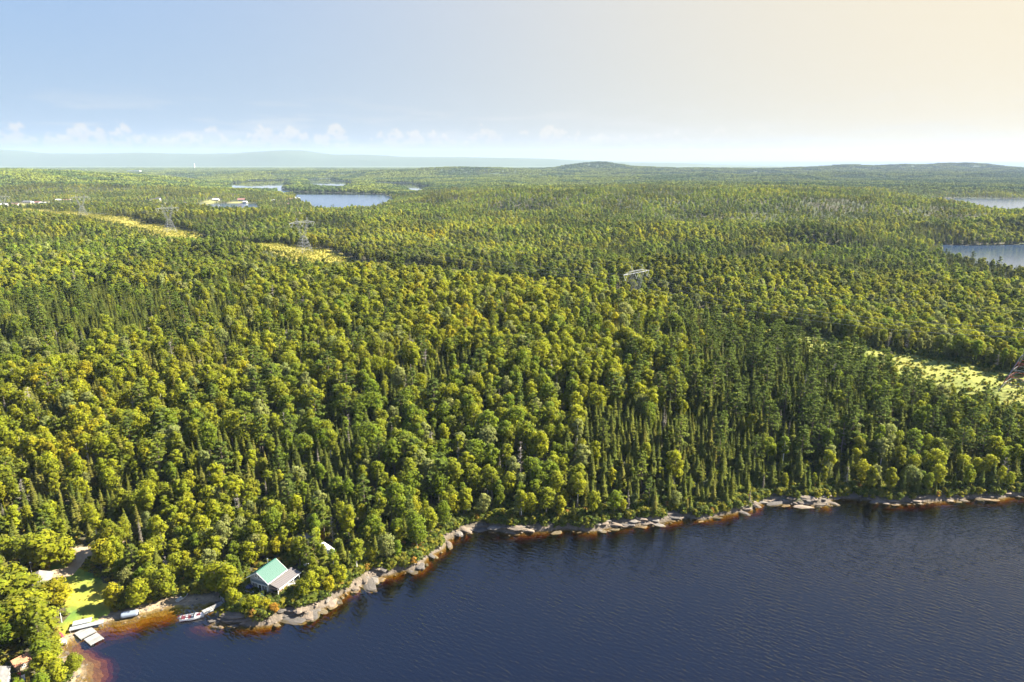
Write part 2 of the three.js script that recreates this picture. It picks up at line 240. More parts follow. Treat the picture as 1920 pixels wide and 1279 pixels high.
// sheets that lie on the ground: cells of a fine grid kept where keep() says so, edges uneven
function drape(name, poly, step, lift, material, pad = 0) {
  const b = boxOf(poly, 2 + pad), nx = Math.ceil((b[1] - b[0]) / step), nd = Math.ceil((b[3] - b[2]) / step), pos = [], uv = [], idx = [], id = new Map();
  const vert = (i, j) => { const k = i * 10000 + j; if (!id.has(k)) { const x = b[0] + i * step, d = b[2] + j * step; id.set(k, pos.length / 3); pos.push(x, height(x, d) + lift, -d); uv.push(x / 17, d / 17); } return id.get(k); };
  for (let i = 0; i < nx; i++) for (let j = 0; j < nd; j++) {
    const x = b[0] + (i + 0.5) * step, d = b[2] + (j + 0.5) * step;
    if (outside(poly, x, d) + 3 * (fbm(x / 3, d / 3, 3) - 0.5) - pad > 0 || shoreDist(x, d) < 2.5) continue;
    idx.push(vert(i, j), vert(i + 1, j), vert(i + 1, j + 1), vert(i, j), vert(i + 1, j + 1), vert(i, j + 1));
  }
  const g = new THREE.BufferGeometry(); g.setAttribute('position', new THREE.Float32BufferAttribute(pos, 3)); g.setAttribute('uv', new THREE.Float32BufferAttribute(uv, 2)); g.setIndex(idx); g.computeVertexNormals();
  return structure(name, g, material);
}
const lawnMap = noiseTexture(256, (u, v) => { const n = tiled(u, v, 5, 6), q = tiled(u + 0.4, v + 0.2, 3, 3); return [0.33 + 0.28 * n + 0.4 * (q - 0.5), 0.36 + 0.24 * n + 0.12 * (q - 0.5), 0.09 + 0.12 * n]; }, true);
const dirtMap = noiseTexture(256, (u, v) => { const n = tiled(u, v, 6, 6); return [0.45 + 0.25 * n, 0.39 + 0.22 * n, 0.31 + 0.19 * n]; }, true);
drape('lawn', LAWN, 0.6, 0.10, new THREE.MeshStandardMaterial({ map: lawnMap, bumpMap: grainBump, bumpScale: 0.06, roughness: 1 }));
drape('driveway', DRIVE, 0.6, 0.16, new THREE.MeshStandardMaterial({ map: dirtMap, bumpMap: grainBump, bumpScale: 0.04, roughness: 1 }));

// far blue range beyond the plain
{
  const n = 240, m = 26, pos = [], idx = [];
  const crest = (x) => { const px = 960 + x / 14300 * 1320; const table = [[-400, 275], [0, 280], [90, 286], [250, 286], [420, 288], [540, 281], [640, 290], [800, 293], [1000, 297], [1200, 303], [1400, 309], [1700, 320], [2400, 330]]; let y = 330; for (let k = 1; k < table.length; k++) if (px >= table[k - 1][0] && px < table[k][0]) y = mix(table[k - 1][1], table[k][1], sstep(table[k - 1][0], table[k][0], px)); return seen(px, y, 14300)[2]; };
  for (let j = 0; j < m; j++) for (let i = 0; i < n; i++) {
    const x = mix(-13500, 13500, i / (n - 1)), t = j / (m - 1), d = 13000 + 2600 * t, up = Math.sin(Math.PI * Math.min(1, t * 1.0)) ** 1.3;
    pos.push(x, Math.max(-20, (crest(x) + 60 * (fbm(x / 900, d / 500, 4) - 0.5)) * up - 6), -d);
    if (i && j) { const o = j * n + i; idx.push(o - n - 1, o - n, o, o - n - 1, o, o - 1); }
  }
  const g = new THREE.BufferGeometry(); g.setAttribute('position', new THREE.Float32BufferAttribute(pos, 3)); g.setIndex(idx); g.computeVertexNormals();
  structure('mountains', g, std(0.05, 0.075, 0.03, 1));
}

// ---------------------------------------------------------------- water
const TILE = 90;
const rippleMap = (() => {
  const r = rng(77), waves = [];
  for (let k = 0; k < 64; k++) {
    const len = 0.5 * Math.pow(4.2, r()), dir = 0.62 + (r() + r() - 1) * 0.75 + (k % 7 === 0 ? (r() - 0.5) * 3 : 0);
    const fx = Math.round(TILE / len * Math.sin(dir)), fy = Math.round(TILE / len * Math.cos(dir));
    waves.push([fx * 2 * Math.PI, fy * 2 * Math.PI, r() * 6.283, Math.pow(len, 0.9) * (0.5 + r())]);
  }
  const total = waves.reduce((s, w) => s + w[3], 0), size = 1200;
  return noiseTexture(size, (u, v) => { let s = 0; const gust = 0.55 + 0.9 * tiled(u, v, 7, 3); for (const w of waves) s += w[3] * Math.sin(w[0] * u + w[1] * v + w[2]); return 0.5 + s / total * 1.9 * gust; });
})();
function sheet(name, x0, x1, d0, d1, y, material, tile) {
  const g = new THREE.BufferGeometry();
  g.setAttribute('position', new THREE.Float32BufferAttribute([x0, y, -d0, x1, y, -d0, x1, y, -d1, x0, y, -d1], 3));
  g.setAttribute('normal', new THREE.Float32BufferAttribute([0, 1, 0, 0, 1, 0, 0, 1, 0, 0, 1, 0], 3));
  g.setAttribute('uv', new THREE.Float32BufferAttribute([x0 / tile, d0 / tile, x1 / tile, d0 / tile, x1 / tile, d1 / tile, x0 / tile, d1 / tile], 2));
  g.setIndex([0, 1, 2, 0, 2, 3]);
  return structure(name, g, material);
}
const laneMap = noiseTexture(256, (u, v) => 0.02 + 0.10 * sstep(0.42, 0.7, tiled(u, v, 4, 4))); laneMap.repeat.set(0.45, 0.3);      // ruffled and calmer water
// the brown lake: a rippled surface, and the stained water under it, which takes light away as it gets deeper
sheet('lake_water', -260, 900, -150, 420, 0, new THREE.MeshPhysicalMaterial({ color: lin(0.97, 0.92, 0.78), transmission: 1, thickness: 0, ior: 1.8, roughness: 1, roughnessMap: laneMap, bumpMap: rippleMap, bumpScale: 0.09 }), TILE);
[[-0.2, 0.93, 0.83, 0.55], [-0.5, 0.86, 0.72, 0.42], [-0.85, 0.76, 0.6, 0.32], [-1.25, 0.64, 0.46, 0.22], [-1.7, 0.55, 0.36, 0.15], [-2.3, 0.4, 0.24, 0.08]].forEach(([y, r, g, b]) => sheet(numbered('stained_water'), -260, 900, -150, 420, y, new THREE.MeshPhysicalMaterial({ color: lin(r, g, b), transmission: 1, thickness: 0, ior: 1.0, roughness: 0 }), TILE));
sheet('lake_floor', -260, 900, -150, 420, -4.4, std(0.05, 0.03, 0.015, 1), 6);
const calmWater = new THREE.MeshPhysicalMaterial({ color: lin(0.012, 0.012, 0.012), roughness: 0.03, ior: 2.0 });
const farWater = new THREE.MeshPhysicalMaterial({ color: lin(0.018, 0.04, 0.085), roughness: 0.16, ior: 1.8 });
farLakes.forEach((p, i) => { const b = boxOf(p, 60); sheet(numbered('far_lake'), b[0], b[1], b[2], b[3], 0.03 * i, b[2] > 2400 ? calmWater : farWater, TILE); });

// ---------------------------------------------------------------- trees
class Faces {                                          // many small faces in one geometry, each with a tone of its own
  constructor() { this.p = []; this.c = []; this.n = []; this.out = null; }
  tri(a, b, c, k) { this.p.push(...a, ...b, ...c); for (let i = 0; i < 3; i++) this.c.push(...k); }
  leaf(x, y, z, n, s, k, r) {                          // a leafy sprig: four-sided, bent, facing n
    let tx = n[1] * 0.3 - n[2], ty = n[2] * 0.2 - n[0] * 0.3, tz = n[0] - n[1] * 0.2; let l = Math.hypot(tx, ty, tz) || 1; tx /= l; ty /= l; tz /= l;
    let bx = n[1] * tz - n[2] * ty, by = n[2] * tx - n[0] * tz, bz = n[0] * ty - n[1] * tx; l = Math.hypot(bx, by, bz) || 1; bx /= l; by /= l; bz /= l;
    const a = r() * 6.28, ca = Math.cos(a), sa = Math.sin(a), q = [];
    for (let i = 0; i < 4; i++) { const t = i * 1.5708 + (r() - 0.5) * 0.9, rad = s * (0.42 + 0.34 * r()), u = Math.cos(t) * rad, v = Math.sin(t) * rad, e = i % 2 ? -0.18 * s : 0.1 * s, U = u * ca - v * sa, V = u * sa + v * ca; q.push([x + tx * U + bx * V + n[0] * e, y + ty * U + by * V + n[1] * e, z + tz * U + bz * V + n[2] * e]); }
    const [A, B, C, D] = q, fx = (B[1] - A[1]) * (C[2] - A[2]) - (B[2] - A[2]) * (C[1] - A[1]), fy = (B[2] - A[2]) * (C[0] - A[0]) - (B[0] - A[0]) * (C[2] - A[2]), fz = (B[0] - A[0]) * (C[1] - A[1]) - (B[1] - A[1]) * (C[0] - A[0]), o = this.out;
    if (o ? fx * o[0] + fy * o[1] + fz * o[2] < 0 : fy < 0) { this.tri(A, C, B, k); this.tri(A, D, C, k); } else { this.tri(A, B, C, k); this.tri(A, C, D, k); }
    if (o) for (let i = 0; i < 6; i++) this.n.push(o[0] * 0.7 + n[0] * 0.7, o[1] * 0.7 + n[1] * 0.7, o[2] * 0.7 + n[2] * 0.7);
  }
  limb(a, b, ra, rb, k, sides = 4) {                   // tapered branch
    const d = [b[0] - a[0], b[1] - a[1], b[2] - a[2]], l = Math.hypot(...d) || 1, n = d.map((q) => q / l), t = Math.abs(n[1]) < 0.9 ? [n[2], 0, -n[0]] : [1, 0, 0], tl = Math.hypot(...t), u = t.map((q) => q / tl), v = [n[1] * u[2] - n[2] * u[1], n[2] * u[0] - n[0] * u[2], n[0] * u[1] - n[1] * u[0]];
    const at2 = (c, r, i) => { const w = i / sides * 6.2832, cw = Math.cos(w) * r, sw = Math.sin(w) * r; return [c[0] + u[0] * cw + v[0] * sw, c[1] + u[1] * cw + v[1] * sw, c[2] + u[2] * cw + v[2] * sw]; };
    for (let i = 0; i < sides; i++) { const p = at2(a, ra, i), q = at2(a, ra, i + 1), s = at2(b, rb, i), w = at2(b, rb, i + 1); this.tri(p, q, w, k); this.tri(p, w, s, k); }
  }
  geometry() { const g = new THREE.BufferGeometry(); g.setAttribute('position', new THREE.Float32BufferAttribute(this.p, 3)); g.setAttribute('color', new THREE.Float32BufferAttribute(this.c, 3)); if (this.n.length === this.p.length) { g.setAttribute('normal', new THREE.Float32BufferAttribute(this.n, 3)); g.normalizeNormals(); } else g.computeVertexNormals(); return g; }
}
const unit = (v) => { const l = Math.hypot(...v) || 1; return v.map((q) => q / l); };
// trees have real heights and are scaled a little one by one
function broadleaf(seed, { H = 13, R = 3.1, lobes = 12, leaves = 900, size = 0.62, base = 0.22, bark = [0.3, 0.28, 0.25], crownOnly = false }) {
  const r = rng(seed), crown = new Faces(), trunk = new Faces(), lean = [(r() - 0.5) * 0.6, (r() - 0.5) * 0.6];
  const cy = H * (base + (1 - base) / 2), hy = H * (1 - base) / 2, L = [];
  for (let i = 0; i < lobes; i++) {
    const t = (i + 0.5) / lobes, y = mix(-0.85, 0.82, t), ring_ = Math.sqrt(Math.max(0.05, 1 - y * y)) * (y < 0 ? 0.8 : 1), a = i * 2.4 + r() * 0.9, q = 0.62 * ring_ * (0.75 + 0.4 * r());
    L.push([Math.cos(a) * q * R, cy + y * hy * 0.86, Math.sin(a) * q * R, R * (0.27 + 0.36 * r()) * (1 - 0.15 * Math.abs(y))]);
  }
  L.push([0, cy + hy * 0.72, 0, R * 0.42]);
  const area = L.reduce((s, l) => s + l[3] * l[3], 0);
  for (const l of L) {
    const n = Math.max(3, Math.round(leaves * l[3] * l[3] / area)), tone = 0.86 + 0.28 * r();
    for (let i = 0; i < n; i++) {
      const u = r() * 2 - 1, a = r() * 6.2832, q = Math.sqrt(1 - u * u), dir = [q * Math.cos(a), u, q * Math.sin(a)], rad = l[3] * (r() < 0.2 ? 0.35 + 0.5 * r() : 0.68 + 0.55 * r());
      if (dir[1] < -0.55 && r() < 0.5) continue;
      const k = tone * (0.78 + 0.44 * r()), nrm = unit([dir[0] + (r() - 0.5) * 1.1, dir[1] + 0.35 + (r() - 0.5) * 1.1, dir[2] + (r() - 0.5) * 1.1]);
      const ox = l[0] + dir[0] * rad, oz = l[2] + dir[2] * rad; crown.out = unit([dir[0] * 0.7 + ox / R * 0.5, dir[1] * 0.7 + (l[1] - cy) / hy * 0.35 + 0.42, dir[2] * 0.7 + oz / R * 0.5]);
      crown.leaf(l[0] + dir[0] * rad + lean[0], l[1] + dir[1] * rad * 0.86, l[2] + dir[2] * rad + lean[1], nrm, size * (0.7 + 0.6 * r()), [k * (0.92 + 0.16 * r()), k, k * (0.85 + 0.3 * r())], r);
    }
  }
  trunk.limb([0, -0.8, 0], [lean[0] * 0.5, H * 0.5, lean[1] * 0.5], H * 0.016, H * 0.010, bark, 6);
  trunk.limb([lean[0] * 0.5, H * 0.5, lean[1] * 0.5], [lean[0], H * 0.88, lean[1]], H * 0.010, 0.03, bark, 5);
  if (!crownOnly) for (const l of L.slice(0, 7)) trunk.limb([lean[0] * 0.4, Math.max(H * base * 0.8, l[1] - R * 0.9), lean[1] * 0.4], [l[0] * 0.9, l[1], l[2] * 0.9], H * 0.006, 0.03, bark, 4);
  return { crown: crown.geometry(), trunk: trunk.geometry() };
}
function spruce(seed, { H = 14, R = 1.9, whorls = 15, arms = 8, low = 0.1, sparse = 0, bark = [0.16, 0.12, 0.09], split = 2, droop = 0.35, dead = false }) {
  const r = rng(seed), crown = new Faces(), trunk = new Faces();
  for (let w = 0; w < whorls; w++) {
    const t = (w + 0.3 * r()) / whorls, y = H * mix(low, 0.97, t), rad = R * Math.pow(1 - t, 0.95) * (0.78 + 0.44 * r()) + 0.12, a0 = r() * 6.28;
    for (let i = 0; i < arms; i++) {
      if (r() < sparse) continue;
      const a = a0 + (i + 0.6 * (r() - 0.5)) / arms * 6.2832, len = rad * (0.7 + 0.5 * r()), wide = dead ? 0.12 : (0.26 + 0.34 * len) * (0.8 + 0.4 * r()), dy = -droop * len * (0.6 + 0.7 * r()) , k = 0.72 + 0.56 * r(), ca = Math.cos(a), sa = Math.sin(a);
      const P = (q, s, h) => [ca * q - sa * s, y + h, sa * q + ca * s], c = [k * (0.95 + 0.1 * r()), k, k];
      const root = P(0.02, 0, 0.10), m1 = P(len * 0.55, wide, dy * 0.5 - 0.08), m2 = P(len * 0.55, -wide, dy * 0.5 - 0.08), mid = P(len * 0.6, 0, dy * 0.45 + 0.16), tip = P(len, 0, dy);
      if (split === 2) { crown.tri(root, m1, mid, c); crown.tri(root, mid, m2, c); crown.tri(m1, tip, mid, c); crown.tri(mid, tip, m2, c); }
      else { crown.tri(root, m1, tip, c); crown.tri(root, tip, m2, c); }
    }
  }
  const c = [1.05, 1.1, 1]; crown.limb([0, H * 0.9, 0], [0, H * 1.0, 0], 0.12, 0.02, c, 3);
  trunk.limb([0, -0.8, 0], [0, H * 0.95, 0], H * 0.011, 0.03, bark, 5);
  return { crown: crown.geometry(), trunk: trunk.geometry() };
}
function pine(seed, { H = 19, R = 3.6, arms = 24, tufts = 9, size = 1.0, bark = [0.15, 0.11, 0.085] }) {
  const r = rng(seed), crown = new Faces(), trunk = new Faces();
  trunk.limb([0, -0.8, 0], [0, H * 0.55, 0], H * 0.014, H * 0.01, bark, 6); trunk.limb([0, H * 0.55, 0], [0.2, H * 0.98, 0.1], H * 0.01, 0.04, bark, 5);
  for (let i = 0; i < arms; i++) {
    const t = (i + r() * 0.8) / arms, y = H * mix(0.28, 0.96, t), a = i * 2.4 + r() * 1.2, len = R * (1.08 - 0.72 * Math.pow(t, 1.4)) * (0.65 + 0.6 * r()), rise = len * (0.12 + 0.25 * t), ca = Math.cos(a), sa = Math.sin(a);
    trunk.limb([0.1 * ca, y - 0.4, 0.1 * sa], [ca * len * 0.9, y + rise, sa * len * 0.9], 0.08, 0.03, bark, 3);
    const tone = 0.8 + 0.4 * r();
    for (let j = 0; j < tufts; j++) { const q = len * (0.32 + 0.75 * r()), s = (r() - 0.5) * len * 0.62, k = tone * (0.75 + 0.5 * r()); crown.leaf(ca * q - sa * s, y + rise * q / len + (r() - 0.3) * 0.45, sa * q + ca * s, unit([(r() - 0.5) * 0.9 + ca * 0.25, 0.9, (r() - 0.5) * 0.9 + sa * 0.25]), size * (0.7 + 0.6 * r()), [k, k, k], r); }
  }
  for (let j = 0; j < tufts; j++) crown.leaf((r() - 0.5) * 0.9, H * (0.93 + 0.08 * r()), (r() - 0.5) * 0.9, unit([r() - 0.5, 0.8, r() - 0.5]), size * 0.7, [1, 1, 1], r);
  return { crown: crown.geometry(), trunk: trunk.geometry() };
}
function snag(seed, H = 12) {
  const r = rng(seed), trunk = new Faces(), crown = new Faces(), k = [1, 1, 1];
  trunk.limb([0, -0.8, 0], [(r() - 0.5) * 0.6, H, (r() - 0.5) * 0.6], H * 0.012, 0.03, k, 5);
  for (let i = 0; i < 46; i++) { const t = 0.2 + 0.78 * r(), a = r() * 6.28, l = 1.9 * (1.1 - t) + 0.4, y = H * t, e = [Math.cos(a) * l, y + (r() - 0.55) * l * 0.8, Math.sin(a) * l]; crown.limb([0, y, 0], e, 0.05, 0.02, k, 3); const b = r() * 6.28; crown.limb([e[0] * 0.6, mix(y, e[1], 0.6), e[2] * 0.6], [e[0] * 0.6 + Math.cos(b) * l * 0.5, e[1] + 0.2, e[2] * 0.6 + Math.sin(b) * l * 0.5], 0.035, 0.015, k, 3); }
  return { crown: crown.geometry(), trunk: trunk.geometry() };
}
const variants = (n, f) => Array.from({ length: n }, (_, i) => f(i));
const birch = [0.52, 0.49, 0.43], grey = [0.2, 0.17, 0.14];
const KINDS = {
  broadleaf: {
    near: [...variants(5, (i) => broadleaf(11 + i, { H: 13, R: 2.5 + 0.28 * i, lobes: 12 + i * 2, bark: grey })), ...variants(2, (i) => broadleaf(31 + i, { H: 14, R: 2.3, lobes: 10, leaves: 760, base: 0.32, bark: birch }))],
    mid: variants(5, (i) => broadleaf(51 + i, { H: 12.5, R: 2.2 + 0.25 * i, lobes: 10 + i, leaves: 230, size: 1.15, base: 0.26, bark: i > 1 ? birch : grey, crownOnly: true })),
    far: variants(4, (i) => broadleaf(71 + i, { H: 11.5, R: 2.5 + 0.2 * i, lobes: 7, leaves: 60, size: 1.9, base: 0.3, crownOnly: true })),
  },
  spruce: {
    near: variants(4, (i) => spruce(91 + i, { H: 14, R: 2.0 + 0.35 * i, whorls: 14 + i, sparse: 0.08 + 0.07 * i })),
    mid: variants(3, (i) => spruce(111 + i, { H: 14, R: 2.3 + 0.25 * i, whorls: 10, arms: 7, split: 1 })),
    far: variants(2, (i) => spruce(131 + i, { H: 13.5, R: 2.1, whorls: 5, arms: 5, split: 1, droop: 0.9 })),
  },
  pine: {
    near: variants(3, (i) => pine(151 + i, { H: 18, R: 3.5 + 0.3 * i, tufts: 13, size: 0.95 })),
    mid: variants(2, (i) => pine(171 + i, { H: 18, R: 3.6, arms: 17, tufts: 6, size: 1.6 })),
    far: variants(2, (i) => pine(181 + i, { H: 17, R: 3.6, arms: 9, tufts: 4, size: 2.5 })),
  },
};
KINDS.maple = { near: variants(3, (i) => broadleaf(241 + i, { H: 11, R: 3.3, lobes: 14, leaves: 1250, size: 0.6, base: 0.06, bark: grey })) };
KINDS.cedar = { near: variants(2, (i) => spruce(201 + i, { H: 9, R: 1.25, whorls: 20, arms: 9, low: 0.02, droop: -0.35 })) };
KINDS.grey = { near: variants(2, (i) => spruce(211 + i, { H: 13, R: 1.3, whorls: 15, arms: 8, sparse: 0.25, dead: false })) };
KINDS.snag = { near: variants(3, (i) => snag(221 + i)) };
const leafMat = (c, more = {}) => new THREE.MeshPhysicalMaterial({ color: c, vertexColors: true, roughness: 1, specularIntensity: 0.08, transmission: 0.55, thickness: 0, side: THREE.DoubleSide, ...more });
const barkMat = new THREE.MeshStandardMaterial({ color: 0xffffff, vertexColors: true, roughness: 0.95 });
const snagMat = std(0.34, 0.29, 0.25, 0.95);
// colours of foliage: linear red, green, blue, and the word for it
const TONES = {
  broadleaf: [['green', [0.148, 0.19, 0.013]], ['olive green', [0.195, 0.212, 0.013]], ['yellow green', [0.242, 0.25, 0.012]], ['golden green', [0.285, 0.258, 0.011]], ['pale grey green', [0.205, 0.22, 0.06]], ['orange', [0.33, 0.18, 0.02]]],
  spruce: [['dark green', [0.105, 0.124, 0.017]], ['green', [0.145, 0.155, 0.019]], ['olive brown', [0.175, 0.167, 0.028]]],
  pine: [['deep green', [0.108, 0.145, 0.02]], ['green', [0.148, 0.177, 0.02]]],
  cedar: [['bright green', [0.13, 0.165, 0.018]]],
  grey: [['grey brown', [0.19, 0.17, 0.13]], ['rusty', [0.2, 0.11, 0.05]]],
  snag: [['bare grey', [0.34, 0.29, 0.25]]],
};
const tonedMat = {};
for (const k in TONES) tonedMat[k] = TONES[k].map(([, c]) => (k === 'snag' ? snagMat : leafMat(lin(...c))));

// what grows where: [x, depth, radius, share of conifers added, tone shift]
const STANDS = [];
const stand = (px, py, h, rad, conif, tone = 0) => { const [x, d] = at(px, py, h); STANDS.push([x, d, rad, conif, tone]); };
stand(90, 590, 30, 75, 0.75, -0.2); stand(230, 580, 30, 60, 0.75, -0.2); stand(420, 640, 28, 50, 0.4); stand(430, 600, 30, 40, 0.4); stand(1260, 480, 16, 110, 0.9, -0.3); stand(1440, 480, 16, 90, 0.9, -0.3);
stand(1250, 860, 10, 40, 0.55); stand(1380, 880, 8, 36, 0.4); stand(1150, 900, 6, 26, 0.25); stand(700, 900, 12, 30, 0.45); stand(500, 870, 14, 34, 0.45); stand(380, 920, 10, 24, 0.4); stand(1480, 700, 18, 45, 0.85, -0.4); stand(1420, 640, 22, 45, 0.6, -0.3); stand(1700, 800, 14, 45, 0.15, -0.1); stand(1850, 850, 9, 40, 0.15, -0.15); stand(1750, 570, 9, 120, -0.5, 0.15); stand(1250, 530, 14, 60, -0.4, 0.15);
stand(800, 620, 32, 90, -0.15, 0.3); stand(950, 560, 34, 90, -0.3, 0.4); stand(1150, 650, 28, 70, -0.1, 0.2); stand(620, 540, 34, 80, -0.4, 0.2); stand(300, 730, 22, 60, -0.1, 0.3); stand(100, 820, 16, 60, 0.0, 0.3); stand(1700, 600, 10, 110, -0.4, 0.2); stand(1400, 520, 22, 90, -0.6, 0.15); stand(900, 910, 8, 30, -0.4, -0.3); stand(1600, 880, 6, 32, -0.35, -0.3);
stand(750, 460, 14, 160, -0.5, 0.1); stand(240, 400, 26, 70, 0.3, -0.2); stand(1050, 380, 30, 260, -0.2, -0.2); stand(1500, 420, 30, 60, 0.5, -0.3);
function growth(x, d) {
  const big = sstep(450, 900, d);
  let conif = 0.36 + 2.0 * (fbm(x / 52 + 11, d / 52, 3) - 0.5) + big * 2.1 * (fbm(x / 130 + 61, d / 190, 3) - 0.5), tone = 1.6 * (fbm(x / 34 + 77, d / 34, 3) - 0.5) - 0.12 - big * 0.12 + big * 2.0 * (fbm(x / 110 + 7, d / 150, 2) - 0.5);
  for (const s of STANDS) { const q = (x - s[0]) ** 2 + (d - s[1]) ** 2; if (q < s[2] * s[2] * 6) { const w = Math.exp(-q / (s[2] * s[2])); conif += s[3] * w; tone += s[4] * w; } }
  return [conif, tone];
}
const bigPines = [[1440, 640, 22, 60], [1550, 720, 17, 60], [1480, 760, 16, 40], [1820, 760, 14, 30], [1250, 720, 24, 25], [1880, 840, 8, 35]].map(([a, b, h, w]) => [...at(a, b, h), w]);

const bare = [];                                       // [polygon or circle] kept free of trees
const trees = [];                                      // { kind, x, d, y, s, turn, tone, wide, v }
const HALF = THREE.MathUtils.degToRad(36.9 + 6);
function inView(x, d) { return Math.abs(Math.atan2(x, d + 15)) < HALF && d > 70; }

// clearings: around the buildings and yard by the cove
const px = (list, h) => list.map(([a, b]) => at(a, b, h));
bare.push([LAWN, 2], [DRIVE, 1.5]);
bare.push([px([[440, 1120], [440, 1085], [470, 1052], [520, 1042], [560, 1058], [575, 1085], [560, 1105], [600, 1120], [560, 1150], [480, 1160], [430, 1150]], 3.5), 0]);
bare.push([px([[538, 1030], [540, 1010], [585, 1008], [590, 1030]], 6), 0.5], [px([[598, 1040], [600, 1020], [630, 1020], [632, 1040]], 6), 0.5]);
bare.push([px([[-40, 1300], [-40, 1225], [30, 1220], [65, 1240], [75, 1300]], 4), 0]);
bare.push([px([[110, 1215], [125, 1175], [200, 1145], [340, 1110], [410, 1105], [425, 1128], [330, 1140], [180, 1180], [130, 1210]], 1), 0]);
bare.push([px([[-60, 1100], [-60, 1068], [30, 1066], [100, 1050], [145, 1060], [230, 1080], [240, 1110], [150, 1150], [100, 1170], [60, 1110]], 3.5), 0]);
function isBare(x, d, s) {
  if (s < (d < 480 ? mix(1.4, 2.6, sstep(0.4, 0.55, fbm(x / 14 + 2, d / 14, 2))) : 2.6) + 1.8 * fbm(x / 4, d / 4, 2)) return true;
  if (d < 260) for (const [p, pad] of bare) if (outside(p, x, d) < pad) return true;
  if (d > 250 && d < 2200 && lineDist(x, d) < CLEAR(x, d)) return true;
  for (const [vx, vd, vr] of villagePads) if ((x - vx) ** 2 + ((d - vd) * (d < vd ? 0.1 : 0.7)) ** 2 < vr * vr) return true;
  return false;
}
// ---------------------------------------------------------------- planting
const R0 = rng(2024);
function plant(kind, x, d, s, tone, extra = {}) { trees.push({ kind, x, d, y: height(x, d), s, turn: R0() * 6.283, tone, wide: 0.88 + 0.3 * R0(), v: Math.floor(R0() * 60), ...extra }); }
function toneOf(kind, t) {
  const q = t + (R0() - 0.5) * 1.15, u = R0();
  if (kind === 'broadleaf') return u < 0.10 ? 4 : q < -0.4 ? 0 : q < 0.1 ? 1 : q < 0.85 ? 2 : 3;
  if (kind === 'spruce') return q < -0.1 ? 0 : q < 0.45 ? 1 : 2;
  if (kind === 'pine') return q < 0.2 ? 0 : 1;
  return 0;
}
